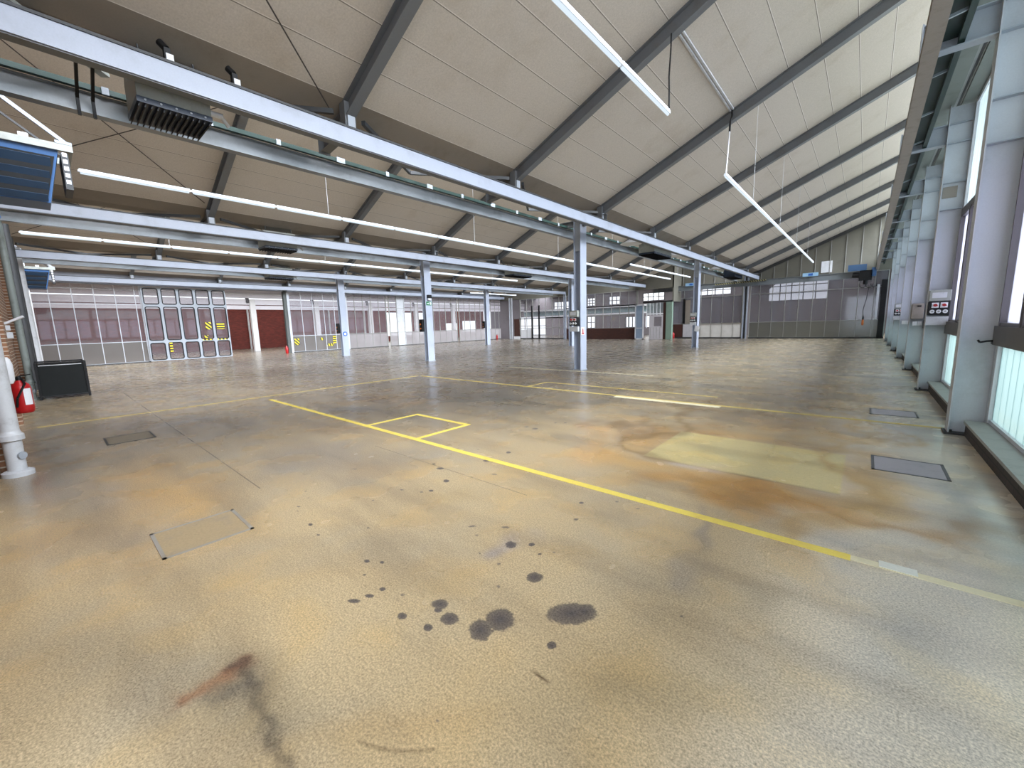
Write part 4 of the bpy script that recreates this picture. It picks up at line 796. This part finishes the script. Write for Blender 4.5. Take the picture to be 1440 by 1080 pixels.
# ------------------------------------------------------------------ strip lights
def strip_light(x, z, ya, yb, label, wires, top):
    t = thing('strip_light', label, 'lamp', (x, ya, z)); n = max(1, round((yb - ya) / 1.52)); st = (yb - ya) / n
    for i in range(n):
        a, b = ya + st * i, ya + st * (i + 1)
        mb = MB(); mb.box(x - .027, x + .027, a + .004, b - .004, z + .012, z + .045); mb.box(x - .02, x + .02, a + .02, b - .02, z + .045, z + .065); hs = mb.build('lamp_housing', M['lamphouse'], t)
        mb = MB(); mb.tube((x, a + .03, z), (x, b - .03, z), .019, 8); mb.build('fluorescent_tube', M['tubeglow'], hs, smooth=True)
    for y in wires:
        mb = MB(); mb.tube((x, y, z + .06), (x, y, top), .004, 6); mb.build('hanger_wire', M['pipe'], t)
    return t
strip_light(-2.30, 4.45, .2, 6.13, 'short strip light hanging in the upper middle by a black cable', [1.2, 3.3], ceil_z(-2.3))
strip_light(-2.36, 4.45, 9.41, 27.6, 'long strip light running away over the bay beside the window wall', [12.1, 16.3, 20.5, 24.6], ceil_z(-2.36))
strip_light(-10.25, 4.36, .72, 28.4, 'long strip light in the second roof bay, behind the first girder', [5, 10, 15, 20, 25], ceil_z(-10.25, 1))
strip_light(-8.95, 4.36, 19.3, 28.4, 'shorter strip light far back in the second roof bay, next to the first girder', [21, 26], ceil_z(-8.95, 1))
strip_light(-17.05, 4.36, -.1, 20.3, 'long strip light in the third roof bay', [3, 8, 13, 18], ceil_z(-17.05, 2))
strip_light(-15.85, 4.36, 18.8, 25.5, 'short strip light at the far end of the third roof bay', [20, 24], ceil_z(-17, 2))
strip_light(-25.4, 4.36, 24.0, 30.0, 'short strip light in the fourth roof bay before the glazed partition', [25.5, 28.5], ceil_z(-25.4, 3))
# cables of the two lights in the first bay
t = thing('lamp_cable', 'black cable dropping to the end of the short strip light', 'cable', (-2.3, 6.1, 4.5))
mb = MB(); mb.path([(-2.28, 6.08, 4.52), (-2.44, 6.5, 4.93), (-2.60, 6.9, 5.36), (-2.74, 7.3, 5.78), (-2.88, 7.70, 6.25), (-2.9, 7.76, 6.5)], .013, 8); mb.build('cable', M['black'], t)
t = thing('lamp_cable', 'white drop rod and black cable at the near end of the long strip light', 'cable', (-2.36, 9.45, 4.5))
mb = MB(); mb.tube((-2.36, 9.47, 4.52), (-2.9, 11.8, 6.2), .013, 8); mb.build('drop_rod', M['white'], t)
mb = MB(); mb.path([(-2.9, 11.8, 6.2), (-2.91, 11.86, 6.45), (-2.88, 11.89, 6.6), (-2.9, 11.92, 6.72)], .024, 8); mb.build('cable', M['black'], t)
mb = MB(); [mb.bar((-2.9 + o, 8.2, ceil_z(-2.9 + o) - .03), (-2.9 + o, 11.9, ceil_z(-2.9 + o) - .03), .035, .035) for o in (-.03, .03)]
tag(mb.build('cable_conduit', M['pipe']), 'pale double conduit along the roof panels above the strip lights', 'conduit')
# dome lamps between the first girder beams
dl = None
for i, (y, x) in enumerate(((15.6, -7.2), (20.2, -7.2), (27.5, -7.2))):
    lab = 'flat white dome lamp between the first girder beams, %s from the camera' % ORD[i]
    if dl is None:
        dl = thing('dome_lamp', lab, 'lamp', (x, y, 4.6), 'dome lamps between the first girder beams')
        mb = MB(); mb.lathe((x, y, 4.62), [(.42, 0), (.40, .03), (.2, .12), (.06, .2)], 24); mb.build('lamp_shade', M['white'], dl, smooth=True)
        mb = MB(); mb.tube((x, y, 4.8), (x, y, 5.08), .03); mb.build('hanger_stem', M['dark'], dl)
    else: dup(dl, (x, y, 4.6), lab)
# tie rods
rods = [((-6.62, 3.4, 5.04), (-3.3, -.45, ceil_z(-3.3) - .2), 'thin dark tie rod slanting across the nearest roof panels'),
        ((-11.2, 0, ceil_z(-11.2, 1) - .12), (-14.6, 3.5, ceil_z(-14.4, 1) - .12), 'thin tie rod running down to the left above the second roof bay lamp'),
        ((-14.6, -.3, ceil_z(-14.4, 1) - .14), (-11.2, 3.3, ceil_z(-11.2, 1) - .14), 'thin tie rod crossing the other one in the second roof bay'),
        ((-19.5, 0, ceil_z(-19.5, 2) - .12), (-23, 3.5, ceil_z(-22.8, 2) - .12), 'thin tie rod in the third roof bay, falling to the left partition'),
        ((-23, -.3, ceil_z(-22.8, 2) - .14), (-19.5, 3.3, ceil_z(-19.5, 2) - .14), 'thin tie rod in the third roof bay, rising from the left wall')]
for a, b, lab in rods:
    mb = MB(); mb.tube(a, b, .010, 8); tag(mb.build('tie_rod', M['rod'], smooth=True), lab, 'tie rod')
# small lamp clamps on top of the first beam and end stop straps
cl = None
for i, y in enumerate((1.37, 2.05)):
    lab = ['small black clamp with a bright fitting on the first beam, left one', 'small black clamp with a bright fitting on the first beam, right one'][i]
    if cl is None:
        cl = thing('beam_clamp', lab, 'clamp', (-6.45, y, 4.785)); mb = MB(); mb.box(-6.50, -6.42, y - .03, y + .03, 4.785, 4.93); mb.tube((-6.46, y, 4.93), (-6.5, y - .05, 5.0), .04); mb.build('clamp_body', M['black'], cl)
        mb = MB(); mb.box(-6.42, -6.40, y - .02, y + .05, 4.785, 4.86); mb.build('bright_fitting', M['white'], cl)
    else: dup(cl, (-6.45, y, 4.785), lab)
t = thing('hanger_strap', 'pair of black straps hooked over the rear beam left of the near heater', 'strap', (-7.75, .7, 4.5))
for y in (.66, .80):
    mb = MB(); mb.bar((-7.1, y, 4.98), (-7.78, y, 4.62), .03, .05); mb.bar((-7.78, y, 4.66), (-7.80, y, 4.42), .03, .06); mb.build('strap', M['black'], t)
mb = MB(); mb.bar((-6.6, .1, 4.95), (-7.7, .95, 4.95), .10, .04); tag(mb.build('perforated_strut', M['bluegrey']), 'pale perforated strut between the beams at the upper left', 'strut')

# ------------------------------------------------------------------ switch boxes on the columns
def switch_box(x0, x1, yb, z0, z1, label, loc=None):
    t = thing('switch_box', label, 'switch box', ((x0 + x1) / 2, yb, z0)); w = x1 - x0; zm = z0 + (z1 - z0) * .56; yf = yb - .13
    mb = MB(); mb.box(x0, x1, yf, yb, zm, z1); c = mb.build('meter_cover', M['bluegrey'], t, bevel=.012)
    mb = MB(); mb.box(x0 + .04, x1 - .06, yf - .006, yf, zm + .06, z1 - .05); mb.build('label_plate', M['pipe'], c)
    mb = MB(); mb.box(x0, x1, yf, yb, z0, zm - .01); mb.build('socket_panel', M['black'], t, bevel=.01)
    for i in (0, 1):
        cx = x0 + w * (.32 + .4 * i); cz = z0 + (zm - z0) * .70; mb = MB(); mb.box(cx - .05, cx + .05, yf - .012, yf, cz - .05, cz + .05); s_ = mb.build('switch_plate', M['white'], t)
        mb = MB(); mb.lathe((cx, yf - .04, cz), [(.028, 0), (.028, .028)], 14, 'y'); mb.bar((cx - .03, yf - .05, cz + .012), (cx + .03, yf - .05, cz - .012), .018, .018); mb.build('rotary_switch', M['red'], s_)
    for i in range(3):
        cx = x0 + w * (.2 + .3 * i); cz = z0 + (zm - z0) * .25; mb = MB(); mb.lathe((cx, yf - .03, cz), [(.034, 0), (.038, .03)], 14, 'y'); s_ = mb.build('socket', M['white'], t)
        mb = MB(); mb.lathe((cx, yf - .034, cz), [(.018, 0), (.018, .005)], 12, 'y'); mb.build('socket_lid', M['bluegrey'], s_)
    mb = MB(); mb.box(x0 - .01, x1 + .0, yb - .1, yb, z0 - .2, z0 - .03); mb.build('lower_cover', M['pipe'], t)
    return t
yc = YC[3] - .12
switch_box(.93, 1.235, yc - .02, 1.56, 2.05, 'grey and black switch box with two red switches on the second window wall column')
switch_box(-7.57, -7.25, YC[3] - .2, 1.52, 2.02, 'black switch panel with red switches on the mid hall column')
b2 = switch_box(.90, 1.2, YC[6] - .15, 1.55, 2.05, 'small black switch box far down the window wall, by the hoist')
b3 = switch_box(-7.57, -7.25, YC[6] - .2, 1.5, 2.0, 'black switch panel with a white paper on the far steel column')
mb = MB(); mb.bar((-7.2, YC[6] - .36, .95), (-7.12, YC[6] - .36, 1.25), .25, .006, (0, 1, .0)); mb.build('paper', M['white'], b3)
t = thing('terminal_box', 'brown grey box with white sockets on the third window wall column', 'box', (1.07, YC[4] - .2, 1.45))
mb = MB(); mb.box(.95, 1.19, YC[4] - .25, YC[4] - .11, 1.45, 1.87); mb.build('box_body', M['railbrown'], t, bevel=.01)
mb = MB(); mb.tube((1.05, YC[4] - .27, 1.8), (1.13, YC[4] - .27, 1.8), .02); mb.build('handle', M['black'], t)
mb = MB(); mb.box(1.0, 1.09, YC[4] - .2, YC[4] - .11, 1.27, 1.38); mb.box(1.10, 1.19, YC[4] - .2, YC[4] - .11, 1.27, 1.38); mb.build('socket', M['white'], t)
t = thing('socket_strip', 'pair of white sockets on the fourth window wall column', 'socket', (1.08, YC[5] - .15, 1.25))
mb = MB(); mb.box(.98, 1.2, YC[5] - .2, YC[5] - .11, 1.24, 1.36); mb.build('socket', M['white'], t)
mb = MB(); mb.lathe((-15.75, YC[3] - .24, 1.5), [(.0, 0), (.09, .02), (.1, .3), (.1, .55)], 10)
t = thing('control_station', 'dark control station with orange lights on the exit sign column', 'control box', (-15.75, YC[3] - .25, 1.4))
mb = MB(); mb.box(-15.95, -15.72, YC[3] - .33, YC[3] - .2, 1.4, 1.98); mb.build('box_body', M['black'], t, bevel=.01)
mb = MB(); [mb.lathe((-15.83, YC[3] - .36, z), [(.035, 0), (.035, .03)], 10, 'y') for z in (1.55, 1.75)]; mb.build('orange_button', M['orange'], t)
t2 = dup(t, (-24.1, YC[3] - .25, 1.4), 'dark control station on the blue sign column'); dup(t, (-24.1, YC[6] - .25, 1.4), 'dark control station on the far column before the left partition')
# vent opening plate on the second window wall column, hook on the nearest one
mb = MB(); mb.box(.96, 1.16, YC[3] - .02, YC[3] + .0, 3.83, 4.04); tag(mb.build('louvre_plate', M['railbrown']), 'small yellowish slot plate high on the second window wall column', 'plate')
t = thing('wall_hook', 'black hook and latch on the nearest window wall column', 'hook', (1.2, YC[2] - .14, 1.2))
mb = MB(); mb.path([(1.26, YC[2] - .13, 1.24), (1.16, YC[2] - .16, 1.235), (1.1, YC[2] - .17, 1.22), (1.08, YC[2] - .17, 1.25)], .012, 6); mb.build('hook', M['black'], t)
mb = MB(); mb.box(1.2, 1.27, YC[2] - .15, YC[2] - .11, 1.2, 1.25); mb.build('latch', M['dark'], t)
# signs
x = -15.68 + .135
t = thing('exit_sign', 'green escape route sign on the pale column, under a black lamp', 'sign', (x, YC[3], 2.72))
mb = MB(); mb.box(x, x + .012, YC[3] - .15, YC[3] + .15, 2.62, 2.79); mb.build('sign_plate', M['greensign'], t)
mb = MB(); y = YC[3]; xx = x + .013
mb.box(xx, xx + .002, y - .12, y - .04, 2.69, 2.72); mb.prism([(y - .05, 2.66), (y - .01, 2.705), (y - .05, 2.75)], 'x', xx, xx + .002); mb.box(xx, xx + .002, y + .06, y + .12, 2.65, 2.76); mb.tube((xx, y + .025, 2.75), (xx + .002, y + .025, 2.75), .014, 8); mb.bar((xx + .001, y + .025, 2.735), (xx + .001, y + .01, 2.66), .003, .018, (0, 1, 0)); mb.build('white_pictogram', M['white'], t)
t = thing('emergency_lamp', 'small black lamp above the green escape route sign', 'lamp', (x, YC[3], 3.0))
mb = MB(); mb.box(x, x + .12, YC[3] - .1, YC[3] + .1, 2.94, 3.1); mb.build('lamp_body', M['black'], t, bevel=.01); mb = MB(); mb.box(x + .01, x + .1, YC[3] - .08, YC[3] + .08, 2.86, 2.94); mb.build('lamp_lens', M['white'], t)
x = -24.02 + .135
t = thing('round_sign', 'round blue sign with a white centre on a pale column', 'sign', (x, YC[3], 1.35))
mb = MB(); mb.lathe((x, YC[3], 1.35), [(.14, 0), (.14, .01)], 20, 'x'); mb.build('sign_disc', M['bluesign'], t); mb = MB(); mb.lathe((x + .01, YC[3], 1.35), [(.075, 0), (.075, .003)], 16, 'x'); mb.build('white_centre', M['white'], t)
x = -7.34 + .135
t = thing('fire_sign', 'small white sign with a red extinguisher pictogram on the mid hall column', 'sign', (x, YC[3] - .05, 1.3))
mb = MB(); mb.box(x, x + .006, YC[3] - .16, YC[3] + .04, 1.2, 1.46); mb.build('sign_plate', M['white'], t)
mb = MB(); y = YC[3] - .06; mb.prism([(y - .07, 1.22), (y + .07, 1.22), (y + .07, 1.25), (y + .035, 1.27), (y + .03, 1.38), (y, 1.43), (y - .03, 1.38), (y - .035, 1.27), (y - .07, 1.25)], 'x', x + .006, x + .01); mb.build('red_pictogram', M['red'], t)

# ------------------------------------------------------------------ near left corner: pipes, extinguisher, container
def downpipe(x, y, r, label, top=5.2, mat='pipe'):
    t = thing('downpipe', label, 'pipe', (x, y, 0)); mb = MB(); mb.tube((x, y, .05), (x, y, top), r, 20); mb.build('pipe_run', M[mat], t, smooth=True)
    mb = MB(); mb.lathe((x, y, 0), [(r * 1.7, 0), (r * 1.7, .05), (r * 1.2, .07)], 20); mb.build('foot_collar', M[mat], t, smooth=True); mb = MB(); mb.lathe((x, y, .42), [(r, 0), (r * 1.35, .01), (r * 1.35, .07), (r * 1.1, .09), (r, .12)], 20); mb.build('socket_collar', M[mat], t, smooth=True)
    mb = MB(); mb.tube((x + r * .62, y + r * .62, .24), (x + r * .86, y + r * .86, .24), .045, 12); mb.build('cleaning_cap', M['steel'], t)
    return t
downpipe(-7.46, -.41, .078, 'pale thick downpipe at the left edge, nearest the camera', 5.0)
downpipe(-16.3, -.40, .068, 'grey downpipe between the extinguisher and the black container', 5.2, 'pipegrey')
t = thing('pipe_bundle', 'dark pipes and white conduit rising behind the black container', 'pipe', (-24.5, -.3, 0))
for (xx, yy, rr, mt) in ((-24.1, -.30, .12, 'pipe'), (-22.0, -.36, .08, 'dark'), (-19.6, -.38, .10, 'dark'), (-26.5, -.22, .06, 'white')):
    mb = MB(); mb.tube((xx, yy, 0), (xx, yy, 5), rr, 12); mb.build('pipe_run', M[mt], t, smooth=True)
t = thing('fire_extinguisher', 'red fire extinguisher with white label hanging on the near wall', 'fire extinguisher', (-9.3, -.30, .55))
cx, cy = -9.3, -.33
mb = MB(); mb.lathe((cx, cy, .52), [(.085, 0), (.1, .02), (.105, .06), (.105, .36), (.09, .42), (.045, .46), (.03, .48)], 24); mb.build('cylinder', M['red'], t, smooth=True)
mb = MB(); mb.lathe((cx, cy, 1.0), [(.03, 0), (.032, .04), (.02, .06)], 12); mb.bar((cx, cy, 1.06), (cx + .02, cy + .12, 1.08), .025, .015); mb.build('valve', M['black'], t)
mb = MB(); mb.path([(cx, cy + .03, 1.02), (cx + .1, cy + .05, .95), (cx + .12, cy - .04, .75), (cx + .1, cy - .06, .62)], .013, 8); mb.build('hose', M['black'], t)
mb = MB()
A = [math.radians(a) for a in range(12, 62, 7)]
vs = [(cx + .1065 * math.cos(a), cy + .1065 * math.sin(a), z) for z in (.64, .88) for a in A]; n = len(A)
mb.add(vs, [(i, i + 1, n + i + 1, n + i) for i in range(n - 1)]); mb.build('label', M['white'], t, smooth=True)
mb = MB(); mb.box(cx - .05, cx + .05, -.545, cy - .08, .7, .95); mb.build('wall_mount', M['dark'], t)
t = thing('wall_cover', 'long rounded white cover on the near wall above the extinguisher', 'cover', (-8.75, -.42, 1.2))
mb = MB(); mb.lathe((-8.75, -.39, 1.0), [(.03, 0), (.05, .05), (.055, .15), (.055, .26), (.04, .33), (.02, .36)], 16); mb.build('cover_shell', M['white'], t, smooth=True)
t = thing('wall_lamp', 'small white angled lamp arm with boxes on the near wall', 'lamp', (-13.2, -.35, 1.95))
mb = MB(); mb.bar((-13.3, -.5, 1.92), (-13.2, -.24, 2.06), .05, .04); mb.build('lamp_arm', M['white'], t); mb = MB(); mb.box(-13.3, -13.16, -.5, -.42, 1.62, 1.74); mb.box(-13.3, -13.16, -.5, -.44, 1.78, 1.88); mb.build('junction_box', M['pipe'], t)
t = thing('black_container', 'black sheet steel container in a rim frame beside the left pipes', 'container', (-16.35, .15, 0))
a, b, c, d = -17.2, -16.05, -.26, .62
mb = MB(); mb.box(a, b, c + .03, d - .02, .1, .9); mb.build('container_body', M['bin'], t)
for (p, q) in (((b, c, .95), (b, d, .95)), ((a, c, .95), (a, d, .95)), ((a, d, .95), (b, d, .95)), ((a, c, .95), (b, c, .95)), ((b, c, .08), (b, d, .08))):
    mb = MB(); mb.tube(p, q, .02, 8); mb.build('rim_tube', M['black'], t)
for (xx, yy) in ((a, c), (a, d), (b, c), (b, d)):
    mb = MB(); mb.bar((xx, yy, 0), (xx, yy, .97), .05, .05, (1, 0, 0)); mb.build('corner_post', M['black'], t)
mb = MB(); mb.box(b + .005, b + .02, c + .05, d - .06, .885, .905); mb.build('bright_lip', M['pipe'], t)
def small_extinguisher(x, y, z, label):
    z = 0.0
    t = thing('fire_extinguisher', label, 'fire extinguisher', (x, y, z)); mb = MB(); mb.lathe((x, y, z), [(.09, 0), (.1, .03), (.1, .42), (.04, .5), (.03, .56)], 14); mb.build('cylinder', M['red'], t, smooth=True)
    mb = MB(); mb.bar((x, y, z + .57), (x, y + .1, z + .6), .03, .03); mb.build('valve', M['black'], t); return t
small_extinguisher(-32.0, 11.55, .05, 'red extinguisher at the foot of the dark column by the partition gap')
small_extinguisher(-12.85, 36.7, .15, 'tiny red extinguisher before the brown panel at the far wall')
small_extinguisher(-32.0, 34.2, .3, 'red extinguisher before the far left glass, beyond the left columns')

# ------------------------------------------------------------------ floor markings and covers
def marking(x0, x1, y0, y1, mat, label):
    mb = MB(); mb.box(x0, x1, y0, y1, .0005, .003); return tag(mb.build('floor_marking', M[mat]), label, 'floor marking')
marking(-10.6, .04, 3.29, 3.375, 'yellow', 'bright yellow line crossing the near floor from left to right')
marking(.04, .98, 3.30, 3.37, 'paleline', 'pale worn end of the bright yellow line near the window wall')
sq = thing('floor_marking', 'yellow square painted on the floor against the long yellow line', 'floor marking', (-5.5, 3.9, 0))
for a in ((-6.22, -6.14, 3.375, 4.40), (-4.85, -4.77, 3.375, 4.40), (-6.14, -4.85, 4.32, 4.40)):
    mb = MB(); mb.box(a[0], a[1], a[2], a[3], .0005, .0032); mb.build('painted_side', M['yellow'], sq)
marking(-11.1, .96, 8.03, 8.12, 'paleyellow', 'worn yellow line crossing the floor before the mid hall column')
marking(-4.0, -1.9, 7.88, 8.03, 'paleline', 'wide faded strip along the worn yellow line')
marking(-11.23, -11.17, -.3, 8.03, 'paleyellow', 'thin yellow line running away on the left floor')
marking(-6.5, -2.2, 8.94, 9.0, 'paleyellow', 'short yellow line just behind the worn yellow line')
marking(-6.58, -6.52, 8.12, 9.0, 'paleyellow', 'short connecting stripe left of the short yellow line')
marking(-10.2, -4.6, 11.55, 11.62, 'paleline', 'faded pale line beside the foot of the mid hall column')
def cover(x0, x1, y0, y1, label, plate, frame):
    t = thing('floor_cover', label, 'floor cover', ((x0 + x1) / 2, (y0 + y1) / 2, 0)); mb = MB(); w = .025
    for a in ((x0, x1, y0, y0 + w), (x0, x1, y1 - w, y1), (x0, x0 + w, y0, y1), (x1 - w, x1, y0, y1)): mb.box(a[0], a[1], a[2], a[3], .0005, .005)
    mb.build('cover_frame', M[frame], t); mb = MB(); mb.box(x0 + w, x1 - w, y0 + w, y1 - w, .0005, .003); mb.build('cover_plate', M[plate], t); return t
cover(.16, .735, 5.5, 6.07, 'blue grey steel floor cover near the window wall', 'cover', 'coverframe')
cover(.16, .735, 8.67, 9.2, 'faint steel floor cover farther along the window wall, beyond the worn line', 'cover', 'coverframe')
cover(-9.0, -8.35, .4, .96, 'screed filled floor cover in the dark area near the left pipe', 'coverearth', 'dark')
cover(-4.25, -3.68, .35, .93, 'screed filled floor cover with worn bright frame at lower left', 'coverfloor', 'coverlight')
mb = MB(); mb.box(.18, .36, 3.315, 3.4, .0005, .0055); tag(mb.build('filler_patch', M['palepatch']), 'small light filler patch at the end of the yellow line', 'patch')

# ------------------------------------------------------------------ light
def area(name, loc, rot, sx, sy, L, col=(1, 1, 1), spread=180):
    l = bpy.data.lights.new(name, 'AREA'); l.shape = 'RECTANGLE'; l.size = sx; l.size_y = sy; l.energy = L * math.pi * sx * sy; l.color = col
    l.spread = math.radians(spread); o = bpy.data.objects.new(name, l); COL.objects.link(o); o.location = loc; o.rotation_euler = rot; return o
R90 = math.pi / 2
SKY = (.96, .98, 1.0)
for k in range(4):      # daylight through the roof glazing
    area('daylight_roof', (2.2 - BAY * k, 18, 7.35), (R90 - math.radians(58 if k == 0 else 50), 0, R90), 38, 2.9, 12.5 * (1.3 if k == 0 else .8), SKY, 108 if k == 0 else 100)
area('daylight_windows', (2.4, 18, 2.9), (R90, 0, R90), 40, 5.6, 1.6, (.95, .98, 1.0))
area('gate_fill', (-.5, -1.4, 2.3), (R90, 0, 0), 3.6, 4.0, 2.3, SKY)  # added lamp outside the unseen gate, brightens the near floor
area('corridor_fill', (-35.5, 24, 5.8), (0, 0, 0), 2.0, 48, 9.0, SKY)  # added lamp above the corridor, brightens the white fascia
area('corridor_fill', (-42.8, 24, 5.8), (0, 0, 0), 1.2, 48, 9.0 * .5, SKY)  # second added corridor lamp, over the brick wall side
area('hall_fill', (-16, 38.2, 7.6), (0, 0, 0), 32, 1.6, 13.0, SKY)  # added lamp behind the far glazing, lights frosted panes and gallery
wd = bpy.data.worlds.new('overcast_sky'); S.world = wd; wd.use_nodes = True
wd.cycles.sampling_method = 'NONE'; bg = wd.node_tree.nodes['Background']; bg.inputs[0].default_value = (.90, .95, 1, 1); bg.inputs[1].default_value = 1.5

# ------------------------------------------------------------------ camera
cam = bpy.data.cameras.new('camera'); co = bpy.data.objects.new('camera', cam); COL.objects.link(co); S.camera = co
cam.sensor_width = 36; cam.sensor_fit = 'HORIZONTAL'; cam.lens = 566.487 / 1440 * 36; cam.clip_start = .05; cam.clip_end = 300
yaw, pit, rol = 0.71857921, 0.14544616, -0.02837677
fwd = Vector((-math.sin(yaw) * math.cos(pit), math.cos(yaw) * math.cos(pit), -math.sin(pit))); r0_ = Vector((math.cos(yaw), math.sin(yaw), 0)); u0_ = r0_.cross(fwd)
rr_ = r0_ * math.cos(rol) + u0_ * math.sin(rol); uu_ = -r0_ * math.sin(rol) + u0_ * math.cos(rol)
mw = Matrix((rr_, uu_, -fwd)).transposed().to_4x4(); mw.translation = Vector((0, 0, 1.6)); co.matrix_world = mw

S.view_settings.view_transform = 'Standard'; S.view_settings.look = 'None'; S.view_settings.gamma = 1; S.view_settings.exposure = 0.42; S.view_settings.use_curve_mapping = False
S.cycles.use_denoising = True
S.cycles.max_bounces = 12; S.cycles.diffuse_bounces = 6; S.cycles.glossy_bounces = 4; S.cycles.transmission_bounces = 6; S.cycles.transparent_max_bounces = 24
S.cycles.sample_clamp_indirect = 4; S.cycles.caustics_reflective = False; S.cycles.caustics_refractive = False
